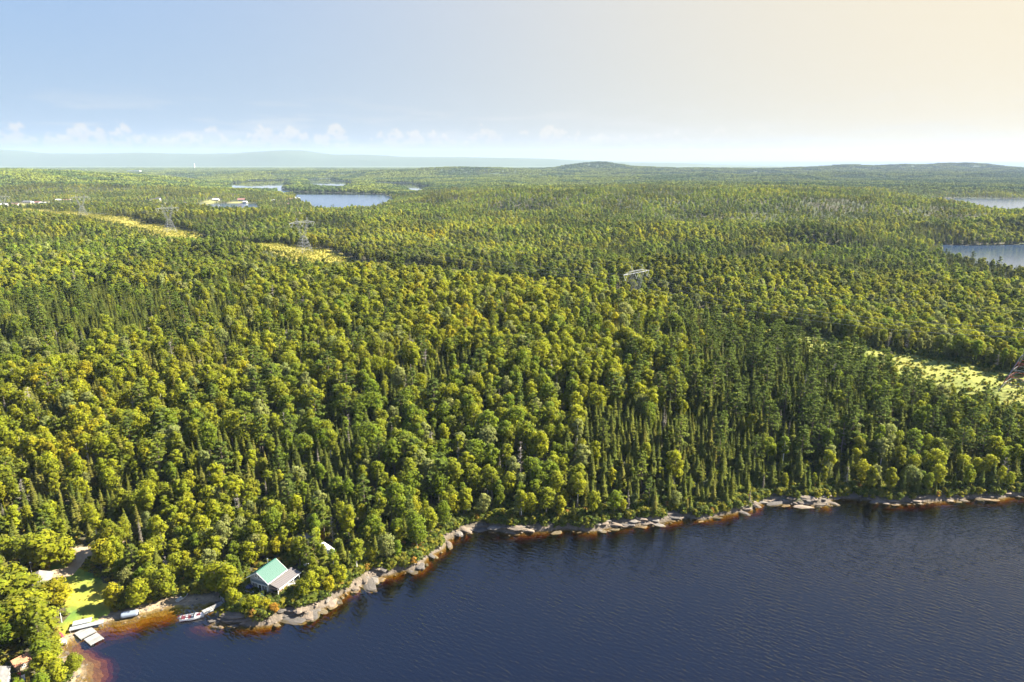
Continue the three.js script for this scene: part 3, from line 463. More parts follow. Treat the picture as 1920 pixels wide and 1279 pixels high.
// trees one can point to in the yard and beside the cottage: [px, py of the foot, kind, scale, tone, wide, label]
const yardTrees = [
  [92, 1066, 'broadleaf', 1.15, 2, 1.5, 'big yellow green maple standing over the dirt driveway'], [60, 1062, 'broadleaf', 1.0, 1, 1.35, 'broad maple just left of the big one over the driveway'], [125, 1058, 'broadleaf', 0.85, 2, 1.3, 'round maple at the bend of the driveway'], [12, 1060, 'broadleaf', 0.9, 1, 1.3, 'green maple at the left edge above the driveway'], [30, 1045, 'spruce', 0.8, 0, 1.3, 'dark spruce behind the maples over the driveway'],
  [14, 1094, 'cedar', 0.75, 0, 0.8, 'slim columnar cedar by the driveway at the left edge'], [48, 1150, 'broadleaf', 1.2, 1, 1.45, 'large leafy maple above the lower left yard'], [10, 1165, 'broadleaf', 1.25, 1, 1.5, 'large maple at the left edge below the driveway'], [34, 1198, 'broadleaf', 1.1, 2, 1.5, 'bright maple crown in the middle of the lower left clump'], [78, 1200, 'broadleaf', 1.15, 1, 1.4, 'maple crown nearest the small beach'], [65, 1172, 'broadleaf', 1.0, 2, 1.4, 'maple between the lawn and the lower left clump'], [0, 1205, 'broadleaf', 1.0, 0, 1.4, 'dark green maple at the left edge of the clump'], [108, 1140, 'broadleaf', 0.85, 3, 1.4, 'yellowing tree with pale limbs beside the lawn'], [88, 1128, 'broadleaf', 0.6, 4, 1.6, 'thin pale crown beside the lawn'], [30, 1118, 'broadleaf', 0.65, 1, 1.3, 'small tree between driveway and maple clump'], [60, 1110, 'broadleaf', 0.55, 2, 1.3, 'small yellow green tree below the driveway'],
  [205, 1152, 'broadleaf', 0.72, 3, 1.25, 'lone yellow green birch leaning by the water at the lawn'], [230, 1138, 'spruce', 0.6, 0, 1.1, 'small spruce behind the lawn birch'], [262, 1138, 'broadleaf', 0.85, 2, 1.15, 'leafy tree above the covered dark boat'], [246, 1106, 'broadleaf', 0.5, 0, 1.3, 'green tree at the right end of the lawn'], [226, 1080, 'broadleaf', 0.5, 0, 1.3, 'shady tree where the driveway leaves the lawn'], [255, 1095, 'pine', 0.75, 1, 1.1, 'bushy pine right of the lawn'], [285, 1118, 'broadleaf', 0.9, 1, 1.1, 'tree on the bank between lawn and rowboat'], [312, 1122, 'broadleaf', 0.9, 1, 1.1, 'tree just left of the beached rowboat'], [200, 1062, 'broadleaf', 0.9, 3, 1.2, 'golden tree right of the driveway'], [300, 1090, 'spruce', 0.85, 1, 1.2, 'spruce behind the bank left of the rowboat'], [330, 1085, 'broadleaf', 0.8, 1, 1.1, 'olive tree up the bank from the rowboat'], [360, 1090, 'broadleaf', 0.7, 2, 1.1, 'small tree above the cove between rowboat and dock'], [380, 1062, 'broadleaf', 0.65, 3, 1.2, 'small golden tree on the slope above the cove'], [345, 1052, 'broadleaf', 0.8, 1, 1.1, 'olive tree high above the cove'],
  [405, 1112, 'broadleaf', 0.95, 2, 1.15, 'tall yellow green tree behind the dock landing'], [432, 1120, 'broadleaf', 1.0, 2, 1.1, 'tall tree between the dock and the cottage'], [420, 1136, 'broadleaf', 0.72, 2, 1.2, 'leafy tree on the point beside the dock'], [440, 1142, 'broadleaf', 0.6, 2, 1.2, 'low tree on the rocky point below the cottage'], [451, 1090, 'cedar', 1.0, 0, 0.85, 'slim pointed cedar at the left corner of the cottage'], [478, 1146, 'broadleaf', 0.46, 2, 1.5, 'low tree in front of the cottage deck'], [462, 1148, 'broadleaf', 0.4, 1, 1.5, 'rounded bush below the cottage deck'], [500, 1146, 'broadleaf', 0.36, 3, 1.6, 'yellow bush below the cottage steps'], [515, 1150, 'broadleaf', 0.3, 5, 1.6, 'small orange bush near the shore below the cottage'],
  [585, 1118, 'broadleaf', 0.75, 2, 1.15, 'leafy tree right of the cottage porch'], [571, 1124, 'broadleaf', 0.65, 1, 1.15, 'tree between the porch and the shore rocks'], [600, 1104, 'broadleaf', 0.7, 1, 1.2, 'tree on the bank right of the cottage'], [618, 1112, 'broadleaf', 0.55, 3, 1.1, 'small golden tree close to the shore rocks'], [640, 1096, 'broadleaf', 0.6, 2, 1.2, 'yellow green tree on the bank above the shore ledge'], [578, 1082, 'pine', 0.62, 1, 1.0, 'bushy pine at the back of the porch'], [592, 1062, 'pine', 0.7, 1, 1.0, 'pine between the cottage and the white covered boat'], [610, 1076, 'spruce', 0.85, 1, 1.3, 'spruce below the white covered boat'], [520, 1040, 'broadleaf', 0.62, 3, 1.4, 'golden tree behind the green roof'], [495, 1046, 'broadleaf', 0.75, 2, 1.2, 'yellow green tree behind the left end of the roof'], [470, 1062, 'broadleaf', 0.8, 2, 1.2, 'tree behind the cottage left wall'], [548, 1040, 'broadleaf', 0.55, 3, 1.2, 'small golden tree between the roof and the grey shed'], [600, 1018, 'broadleaf', 0.4, 5, 1.3, 'small orange tree behind the grey shed'],
  [92, 1272, 'broadleaf', 0.7, 2, 1.4, 'bright leafy tree right of the brown roofed shed'], [84, 1258, 'broadleaf', 0.55, 1, 1.3, 'tree between the shed and the beach'], [110, 1284, 'broadleaf', 0.6, 2, 1.3, 'tree at the bottom edge by the flat rock'], [126, 1278, 'broadleaf', 0.5, 1, 1.3, 'low tree beside the flat rock at the bottom'], [66, 1228, 'cedar', 0.6, 0, 1.1, 'pointed cedar behind the brown roofed shed'], [90, 1240, 'broadleaf', 0.5, 2, 1.3, 'low tree above the small beach'],
  [1650, 720, 'pine', 1.05, 0, 1.1, 'tall dark pine in front of the right hand clearing'], [1664, 712, 'snag', 1.3, 0, 1.3, 'bare brown crown rising behind the tall pine at the clearing'], [1840, 790, 'pine', 0.95, 0, 1.1, 'dark pine below the right end of the clearing'], [800, 740, 'snag', 1.1, 0, 1.2, 'grey bare tree in the middle of the hillside'], [805, 600, 'grey', 1.0, 0, 1.2, 'pale grey brown tree high on the hillside'], [380, 720, 'snag', 1.0, 0, 1.2, 'pale bare tree on the left hillside'], [450, 980, 'snag', 0.9, 0, 0.9, 'bare grey spruce behind the cottage'], [350, 640, 'pine', 1.25, 0, 1.1, 'tall layered pine standing above the left hillside'], [550, 690, 'pine', 1.1, 0, 1.1, 'tall pine left of the hill centre'],
];
const yardSpots = [];
for (const [a, b, kind, s, tone, wide, label] of yardTrees) {
  let h = 3, p; for (let k = 0; k < 5; k++) { p = at(a, b, h); h = height(p[0], p[1]); }
  if (h < 0.3) { p[1] += 3; }
  plant(kind, p[0], p[1], s, tone, { label, wide }); if (p[1] < 260) yardSpots.push([p[0], p[1], 3.1 * s * wide * 0.75]);
}
const bands = [[75, 480, 3.4], [480, 1250, 4.1], [1250, 2600, 6.3]];
for (const [d0, d1, cell] of bands) for (let d = d0; d < d1; d += cell) {
  const reach = Math.tan(HALF) * (d + 15) + 10;
  for (let x = -reach; x < reach; x += cell) {
    const X = x + (R0() - 0.5) * cell * 1.05, D = d + (R0() - 0.5) * cell * 1.05, keep = R0(), pick = R0(), size = R0();
    if (!inView(X, D)) continue;
    const s = shoreDist(X, D);
    if (isBare(X, D, s)) continue;
    if (D > 480 && height(X, D) < 0.5) continue;
    if (D < 260 && yardSpots.some(([a, b, r]) => (X - a) ** 2 + (D - b) ** 2 < r * r)) continue;
    const [conif, tone] = growth(X, D);
    let kind = pick < clamp(conif, 0.05, 0.93) ? 'spruce' : 'broadleaf';
    const nearPine = bigPines.some(([a, b, w]) => (X - a) ** 2 + (D - b) ** 2 < w * w);
    if (size > (nearPine ? 0.8 : 0.965)) kind = 'pine';
    else if (D < 700 && R0() < 0.03) kind = R0() < 0.3 ? 'snag' : 'grey';
    if (kind === 'broadleaf' && keep < 0.30) continue;                 // wide crowns stand farther apart
    if (kind === 'pine' && keep < 0.35) continue;
    const lq = D > 250 && D < 1500 ? lineDist(X, D) : 999, edge = lq < 90 && lineSide > 0 && (X > 200 || D > 640) ? mix(0.42, 1, sstep(24, 85, lq)) : 1;
    const q = R0(), yard = D < 230 && X < -40 ? 0.85 : 1;
    const sc = (kind === 'spruce' || kind === 'grey' ? mix(0.42, 1.0, q) : kind === 'pine' ? mix(0.7, 1.1, q) : mix(0.58, 1.12, Math.pow(q, 0.8)) + (q > 0.9 ? 0.22 * R0() : 0)) * yard * (s < 14 ? 0.85 : 1) * edge;
    plant(kind, X, D, sc, toneOf(kind, tone));
  }
}
console.log('trees', trees.length);

const frame = new THREE.Frustum();
camera.updateMatrixWorld(true); camera.updateProjectionMatrix();
frame.setFromProjectionMatrix(new THREE.Matrix4().multiplyMatrices(camera.projectionMatrix, camera.matrixWorldInverse));
const TALL = { broadleaf: 13, spruce: 14, pine: 18, cedar: 9, grey: 13, snag: 12 };
const v3 = new THREE.Vector3();
for (const t of trees) { v3.set(t.x, t.y + TALL[t.kind] * t.s * 0.5, -t.d); t.shows = (frame.containsPoint(v3) ? 1 : 0) * TALL[t.kind] * t.s * t.wide / Math.hypot(t.x, t.d, EYE) + (t.label ? 100 : 0); }
const NAMES = { broadleaf: ['broadleaf_tree', 'broadleaf tree'], spruce: ['spruce_tree', 'spruce tree'], pine: ['pine_tree', 'pine tree'], cedar: ['cedar_tree', 'cedar tree'], grey: ['dying_spruce', 'half dead spruce tree'], snag: ['dead_tree', 'dead leafless tree'] };
function zone(t) {
  v3.set(t.x, t.y, -t.d).project(camera); const a = (v3.x * 0.5 + 0.5) * 1920, s = shoreDist(t.x, t.d);
  if (s < 14) return a < 330 ? 'near the water in the left cove' : a < 840 ? 'on the rocky bank near the cottage' : a < 1130 ? 'along the shaded shore in the middle' : a < 1430 ? 'above the rock ledges right of the middle' : 'along the shore at the right';
  return a < 250 ? 'on the slope behind the driveway' : a < 620 ? 'on the slope behind the cottage' : a < 900 ? 'on the slope left of the middle' : a < 1250 ? 'on the slope above the middle shore' : a < 1560 ? 'on the slope right of the middle' : 'on the slope below the right clearing';
}
const picked = new Set();
for (const kind in NAMES) {
  const own = trees.filter((t) => t.kind === kind && t.shows > 0).sort((a, b) => b.shows - a.shows).slice(0, 300);
  for (const t of own) {
    picked.add(t);
    const shape = (t.label && kind === 'broadleaf' ? KINDS.maple : KINDS[kind]).near[t.v % (t.label && kind === 'broadleaf' ? 3 : KINDS[kind].near.length)], [name, words] = NAMES[kind], tone = TONES[kind][t.tone] ?? TONES[kind][0];
    const label = t.label ?? `${t.s > 0.98 ? 'tall ' : t.s < 0.72 ? 'small ' : ''}${t.wide > 1.08 ? 'broad ' : t.wide < 0.96 ? 'slender ' : ''}${tone[0]} ${words} ${zone(t)}`;
    const o = thing(name, label, 'tree', [t.x, t.y, -t.d], t.turn, t.label ? undefined : label);
    o.scale.set(t.s * t.wide, t.s, t.s * t.wide);
    part(o, 'trunk', shape.trunk, kind === 'snag' ? snagMat : barkMat);
    part(o, kind === 'snag' ? 'branches' : 'crown', shape.crown, tonedMat[kind][t.tone] ?? tonedMat[kind][0]);
  }
}
// the rest of the forest: one mass of trees per kind and size
const forestMat = leafMat(lin(1, 1, 1));
const whole = new Map();
function joined(shape) { if (!whole.has(shape)) { const t = shape.trunk.clone(), c = t.attributes.color; for (let i = 0; i < c.array.length; i++) c.array[i] *= 4.5; whole.set(shape, mergeGeometries([shape.crown, t])); } return whole.get(shape); }
const M = new THREE.Matrix4(), Q = new THREE.Quaternion(), UPV = new THREE.Vector3(0, 1, 0), P = new THREE.Vector3(), S = new THREE.Vector3();
function mass(name, geometry, list, material, label, category) {
  if (!list.length) return;
  const im = new THREE.InstancedMesh(geometry, material, list.length), c = new THREE.Color();
  list.forEach((t, i) => { im.setMatrixAt(i, M.compose(P.set(t.x, t.y, -t.d), Q.setFromAxisAngle(UPV, t.turn), S.set(t.s * t.wide, t.s * (t.high ?? 1), t.s * t.wide))); im.setColorAt(i, c.setRGB(...t.rgb)); });
  im.name = numbered(name); im.castShadow = im.receiveShadow = true; im.userData.kind = 'stuff'; tag(im, label, category); scene.add(im);
}
const buckets = new Map();
for (const t of trees) {
  if (picked.has(t)) continue;
  const base = TONES[t.kind][t.tone] ?? TONES[t.kind][0], k = (0.84 + 0.32 * R0()) * mix(1, mix(0.72, 1.25, sstep(0.35, 0.65, fbm(t.x / 75 + 19, t.d / 110, 3))), sstep(420, 700, t.d));
  t.rgb = [base[1][0] * k * (0.92 + 0.16 * R0()), base[1][1] * k, base[1][2] * k];
  const lod = t.d < 480 ? 'near' : t.d < 1250 ? 'mid' : 'far', set = KINDS[t.kind][lod] ?? KINDS[t.kind].near, shape = set[t.v % set.length];
  if (!buckets.has(shape)) buckets.set(shape, [t.kind, lod, []]);
  buckets.get(shape)[2].push(t);
}
for (const [shape, [kind, lod, list]] of buckets) mass(`${{ broadleaf: 'broadleaf', spruce: 'spruce', pine: 'pine', cedar: 'cedar', grey: 'dying_spruce', snag: 'dead_tree' }[kind]}_forest`, joined(shape), list, forestMat, `${kind === 'grey' ? 'half dead spruce' : kind === 'snag' ? 'dead leafless' : kind} trees ${lod === 'near' ? 'filling the near hillside' : lod === 'mid' ? 'covering the hills around the power line' : 'on the hills toward the far lakes'}`, 'forest');
// woods too far off to tell trees apart: patches of crowns
function patch(seed, n, rad) {
  const r = rng(seed), f = new Faces();
  for (let i = 0; i < n; i++) {
    const a = r() * 6.28, q = Math.sqrt(r()) * rad, x = Math.cos(a) * q, z = Math.sin(a) * q, k = 0.7 + 0.6 * r();
    if (r() < 0.4) { const H = 10 + 5 * r(), w = 2.2; for (let j = 0; j < 4; j++) { const b = j * 1.57 + r(), c = b + 1.57; f.tri([x, H, z], [x + Math.cos(b) * w, 1, z + Math.sin(b) * w], [x + Math.cos(c) * w, 1, z + Math.sin(c) * w], [k * 0.6, k * 0.66, k * 0.8]); } }
    else { const H = 8 + 3 * r(), w = 3.1; for (let j = 0; j < 7; j++) { const u = j < 2 ? 0.9 : r() * 0.9, b = r() * 6.28, s = Math.sqrt(1 - u * u), n3 = [s * Math.cos(b), u, s * Math.sin(b)]; f.leaf(x + n3[0] * w * 0.75, H + n3[1] * w - (j > 4 ? 3.5 : 0), z + n3[2] * w * 0.75, unit([n3[0] + (r() - 0.5) * 0.5, n3[1] + 0.1, n3[2] + (r() - 0.5) * 0.5]), 4.4, [k, k, k], r); } }
  }
  return f.geometry();
}
for (const [d0, d1, cell, rad, n, seed] of [[2580, 5200, 19, 12, 11, 301], [5200, 9800, 46, 29, 34, 302]]) {
  const list = [];
  for (let d = d0; d < d1; d += cell) { const reach = Math.tan(HALF) * d; for (let x = -reach; x < reach; x += cell) {
    const X = x + (R0() - 0.5) * cell, D = d + (R0() - 0.5) * cell, y = height(X, D); if (y < 0.9) continue;
    if (villagePads.some(([a, b, r]) => (X - a) ** 2 + ((D - b) * (D < b ? 0.1 : 0.7)) ** 2 < r * r)) continue;
    const t = fbm(X / 160, D / 160, 3), k = 0.75 + 0.5 * R0(), c = t > 0.52 ? [0.16, 0.185, 0.022] : t > 0.44 ? [0.115, 0.145, 0.022] : [0.075, 0.11, 0.022];
    list.push({ x: X, d: D, y: y - 0.5, turn: R0() * 6.28, s: 1, wide: 1, high: 0.85 + 0.4 * R0(), rgb: c.map((q) => q * k) });
  } }
  mass('distant_forest', patch(seed, n, rad), list, leafMat(lin(1, 1, 1), { transmission: 0 }), d0 < 5000 ? 'far woods around the distant lakes' : 'hazy woods on the farthest hills before the plain', 'forest');
  console.log('patches', list.length);
}
// scrub on the cleared strip, along the bank and around the yard
{
  const bush = broadleaf(401, { H: 2.0, R: 1.0, lobes: 5, leaves: 60, size: 0.62, base: 0.05, crownOnly: true }), tuft = broadleaf(402, { H: 1.0, R: 0.9, lobes: 4, leaves: 34, size: 0.6, base: 0.0, crownOnly: true });
  const A = [], B = [];
  for (let i = 1; i < lineDir.length - 1; i++) {
    const [ax, ay] = lineDir[i], [bx, by] = lineDir[i + 1] ?? lineDir[i], len = Math.hypot(bx - ax, by - ay) || 1, n = Math.round(len * (ay > 900 ? 8 : 10));
    for (let k = 0; k < n; k++) { const t = R0() * 1.16 - 0.16, o = (R0() - 0.5) * 52, X = mix(ax, bx, t) - (by - ay) / len * o, D = mix(ay, by, t) + (bx - ax) / len * o; if (D < 285 || lineDist(X, D) > CLEAR(X, D) + 3) continue; const g = fbm(X / 9 + 40, D / 9, 3), e = Math.abs(o) / 26; const q = R0() * (D > 650 ? 0.55 : 1), c = D > 650 && q < 0.4 ? [0.29, 0.265, 0.035] : q < 0.4 ? [0.26, 0.23, 0.03] : q < 0.7 ? [0.2, 0.22, 0.02] : [0.13, 0.16, 0.018]; if (R0() < 0.25 + 0.5 * e + (g - 0.5)) A.push({ x: X, d: D, y: height(X, D) - 0.1, s: mix(0.35, 1.0, R0() * R0() + 0.3 * e * R0()), wide: 1.1, turn: R0() * 6, rgb: c }); else B.push({ x: X, d: D, y: height(X, D) - 0.12, s: mix(0.35, 0.9, R0()), wide: 1.2, turn: R0() * 6, rgb: c.map((v) => v * 1.15) }); }
  }
  for (let k = 0; k < 9000; k++) { const i = 1 + Math.floor(R0() * (shore.length - 2)), t = R0(), X = mix(shore[i][0], shore[i + 1][0], t) + (R0() - 0.5) * 16, D = mix(shore[i][1], shore[i + 1][1], t) + R0() * 12, s = shoreDist(X, D); if (s < mix(0.9, 2.6, sstep(0.4, 0.55, fbm(X / 14 + 2, D / 14, 2))) || s > 9 || !inView(X, D)) continue; if (bare.some(([p, pad], n) => n !== 2 && outside(p, X, D) < pad)) continue; A.push({ x: X, d: D, y: height(X, D) - 0.1, s: mix(0.45, 1.35, R0()), wide: 1.1, turn: R0() * 6, rgb: [[0.13, 0.15, 0.02], [0.2, 0.19, 0.02], [0.09, 0.12, 0.02], [0.3, 0.17, 0.03]][Math.floor(R0() * 3.12)] }); }
  for (let k = 0; k < 5200; k++) { const X = mix(-165, -40, R0()), D = mix(128, 205, R0()); if (!inView(X, D) || shoreDist(X, D) < 4 || inside(DRIVE, X, D)) continue; const onLawn = outside(LAWN, X, D) < 0; if (onLawn && R0() < 0.75) continue; B.push({ x: X, d: D, y: height(X, D) - 0.05, s: mix(onLawn ? 0.15 : 0.3, onLawn ? 0.36 : 1.1, R0()), wide: 1.3, turn: R0() * 6, rgb: [[0.2, 0.2, 0.02], [0.13, 0.15, 0.02], [0.26, 0.2, 0.03]][Math.floor(R0() * 3)] }); }
  // undergrowth beneath the near trees
  for (let k = 0; k < 40000; k++) { const D = mix(150, 480, Math.sqrt(R0())), X = mix(-0.8, 0.8, R0()) * (D + 20); if (!inView(X, D) || shoreDist(X, D) < 5 || lineDist(X, D) < 24) continue; if (D < 260 && bare.some(([p, pad]) => outside(p, X, D) < pad)) continue; A.push({ x: X, d: D, y: height(X, D) - 0.1, s: mix(0.6, 1.7, R0()), wide: 1.1, turn: R0() * 6, rgb: [[0.14, 0.17, 0.018], [0.2, 0.21, 0.018], [0.10, 0.135, 0.018]][Math.floor(R0() * 3)] }); }
  mass('undergrowth', joined(bush), A, forestMat, 'low leafy bushes on banks, clearings and forest floor', 'bushes');
  mass('rough_grass', joined(tuft), B, forestMat, 'tufts of rough grass and weeds on the open strips', 'grass');
}

// ---------------------------------------------------------------- rocks along the shore
function rockShape(seed, flat) {
  const g0 = new THREE.IcosahedronGeometry(1, 3), p = g0.attributes.position, r = rng(seed), off = [r() * 50, r() * 50, r() * 50], cuts = Array.from({ length: 9 }, () => [unit([r() - 0.5, (r() - 0.3) * 1.2, r() - 0.5]), 0.55 + 0.3 * r()]);
  for (let i = 0; i < p.count; i++) {
    let v = [p.getX(i), p.getY(i), p.getZ(i)];
    for (const [n, k] of cuts) { const q = v[0] * n[0] + v[1] * n[1] + v[2] * n[2]; if (q > k) v = v.map((c, e) => c - n[e] * (q - k)); }
    const k = 1 + 0.28 * (noise3(v[0] * 2 + off[0], v[1] * 2 + off[1], v[2] * 2 + off[2]) - 0.5) + 0.14 * (noise3(v[0] * 6 + off[1], v[1] * 6, v[2] * 6 + off[0]) - 0.5);
    p.setXYZ(i, v[0] * k, v[1] * k * flat, v[2] * k);
  }
  const uv = new Float32Array(p.count * 2); for (let i = 0; i < p.count; i++) { uv[i * 2] = p.getX(i) * 0.5; uv[i * 2 + 1] = p.getZ(i) * 0.5 + p.getY(i) * 0.3; }
  g0.setAttribute('uv', new THREE.BufferAttribute(uv, 2)); g0.computeVertexNormals(); return g0;
}
const rockGeo = [rockShape(501, 0.34), rockShape(502, 0.42), rockShape(503, 0.26), rockShape(504, 0.55), rockShape(505, 0.24)];
const rockMat = [[0.25, 0.19, 0.138], [0.30, 0.23, 0.17], [0.18, 0.14, 0.105], [0.23, 0.20, 0.17], [0.13, 0.112, 0.097]].map((c) => std(...c, 0.95, { map: rockMap, bumpMap: rockMap, bumpScale: 0.12 }));
{
  const r = rng(88), rocks = [];
  const beach = (x, d) => outside(COVE, x, d) < 1 && x < -86;
  for (let i = 1; i < shore.length - 2; i++) {
    const [ax, ay] = shore[i], [bx, by] = shore[i + 1], len = Math.hypot(bx - ax, by - ay), n = Math.ceil(len * 2.6);
    for (let k = 0; k < n; k++) {
      const t = r(), x0 = mix(ax, bx, t), d0 = mix(ay, by, t), o = (r() - 0.35) * 4.6, x = x0 - (by - ay) / len * o, d = d0 + (bx - ax) / len * o, s = shoreDist(x, d);
      if (s < -1.6 || s > 4.5 || !inView(x, d)) continue;
      const ledge = fbm(x / 14 + 2, d / 14, 2); if (ledge < 0.46 && r() < 0.65) continue;
      const small = beach(x, d), big = !small && r() < 0.16;
      const size = small ? mix(0.16, 0.5, r()) : big ? mix(0.9, ledge > 0.55 ? 2.5 : 1.5, r()) : mix(0.3, 0.95, r() * r());
      rocks.push([x, d, size, Math.atan2(bx - ax, by - ay) + (r() - 0.5) * 0.8 + Math.PI / 2, Math.floor(r() * 5), Math.floor(r() * 5), 0.7 + 0.9 * r()]);
    }
  }
  rocks.sort((a, b) => b[2] / Math.hypot(b[0], b[1]) - a[2] / Math.hypot(a[0], a[1]));
  const rest = [];
  rocks.forEach(([x, d, s, turn, g, m, long], i) => {
    const y = Math.max(-0.25, height(x, d)) + s * 0.04;
    if (i < 300) {
      v3.set(x, y, -d).project(camera); const a = (v3.x * 0.5 + 0.5) * 1920;
      const where = a < 330 ? 'at the left cove' : a < 520 ? 'on the point below the cottage' : a < 860 ? 'on the bright shore right of the cottage' : a < 1130 ? 'on the shaded middle shore' : a < 1430 ? 'on the ledges right of the middle' : 'along the right hand shore';
      const label = `${['tan', 'pale buff', 'brown', 'grey tan', 'dark grey'][m]} ${s > 1.2 ? 'rock slab' : 'rock'} ${where}`;
      const o = single('shore_rock', rockGeo[g], rockMat[m], label, 'rock', label);
      o.position.set(x, y, -d); o.rotation.y = turn; o.scale.set(s * long * 1.7, s * 0.8, s);
    } else rest.push({ x, d, y, s, turn, wide: 1.1, rgb: [[0.25, 0.19, 0.138], [0.30, 0.23, 0.17], [0.18, 0.14, 0.105], [0.23, 0.20, 0.17], [0.13, 0.112, 0.097]][m] });
  });
  mass('shore_stones', rockGeo[1], rest, std(1, 1, 1, 0.95, { map: rockMap }), 'smaller stones scattered along the waterline', 'stones');
}

// ---------------------------------------------------------------- building helpers
const box = (w, h, d, x = 0, y = 0, z = 0) => new THREE.BoxGeometry(w, h, d).translate(x, y, z);
const join = (...g) => mergeGeometries(g.flat().map((q) => (q.index ? q.toNonIndexed() : q)));
function bar(a, b, r, sides = 4) { const A = new THREE.Vector3(...a), B = new THREE.Vector3(...b), l = A.distanceTo(B), g = new THREE.CylinderGeometry(r, r, l, sides, 1).toNonIndexed(); g.applyQuaternion(new THREE.Quaternion().setFromUnitVectors(UPV, B.clone().sub(A).normalize())); return g.translate((a[0] + b[0]) / 2, (a[1] + b[1]) / 2, (a[2] + b[2]) / 2); }
function gable(w, eave, rise, len, z = 0) { const s = new THREE.Shape(); s.moveTo(-w / 2, 0); s.lineTo(w / 2, 0); s.lineTo(w / 2, eave); s.lineTo(0, eave + rise); s.lineTo(-w / 2, eave); s.closePath(); return new THREE.ExtrudeGeometry(s, { depth: len, bevelEnabled: false }).translate(0, 0, z - len / 2); }
function slope(w, eave, rise, len, over, thick, side, lift = 0.02) {       // one side of a gable roof as a slab
  const run = w / 2 + over, pitch = Math.atan2(rise, w / 2), l = run / Math.cos(pitch), g = new THREE.BoxGeometry(l, thick, len + over * 2);
  g.translate(l / 2, thick / 2 + lift, 0); g.rotateZ(-pitch); if (side < 0) g.scale(-1, 1, 1); g.translate(0, eave + rise, 0);
  if (side < 0) { const i = g.index.array; for (let k = 0; k < i.length; k += 3) { const t = i[k]; i[k] = i[k + 1]; i[k + 1] = t; } }
  return g;
}
const glass = new THREE.MeshPhysicalMaterial({ color: lin(0.02, 0.025, 0.03), roughness: 0.06, ior: 1.5 }), trimWhite = std(0.78, 0.77, 0.74, 0.6), weathered = std(0.42, 0.40, 0.37, 0.9, { map: grainMap }), darkWood = std(0.16, 0.10, 0.06, 0.85);
const sidingMap = noiseTexture(256, (u, v) => { const k = (v * 16) % 1; return (k < 0.07 ? 0.72 : 1) * (0.92 + 0.08 * tiled(u, v, 8, 4)); });
// a window set in a wall that faces +z (or +x when turned)
function windowOn(parent, x, y, z, w, h, turn = 0) {
  const f = part(parent, 'window', join(box(w + 0.2, 0.12, 0.1, 0, h / 2 + 0.05), box(w + 0.2, 0.12, 0.12, 0, -h / 2 - 0.05), box(0.12, h, 0.1, -w / 2 - 0.04), box(0.12, h, 0.1, w / 2 + 0.04), box(0.06, h, 0.07)), trimWhite);
  f.position.set(x, y, z); f.rotation.y = turn; part(f, 'pane', box(w, h, 0.03, 0, 0, -0.01), glass); return f;
}

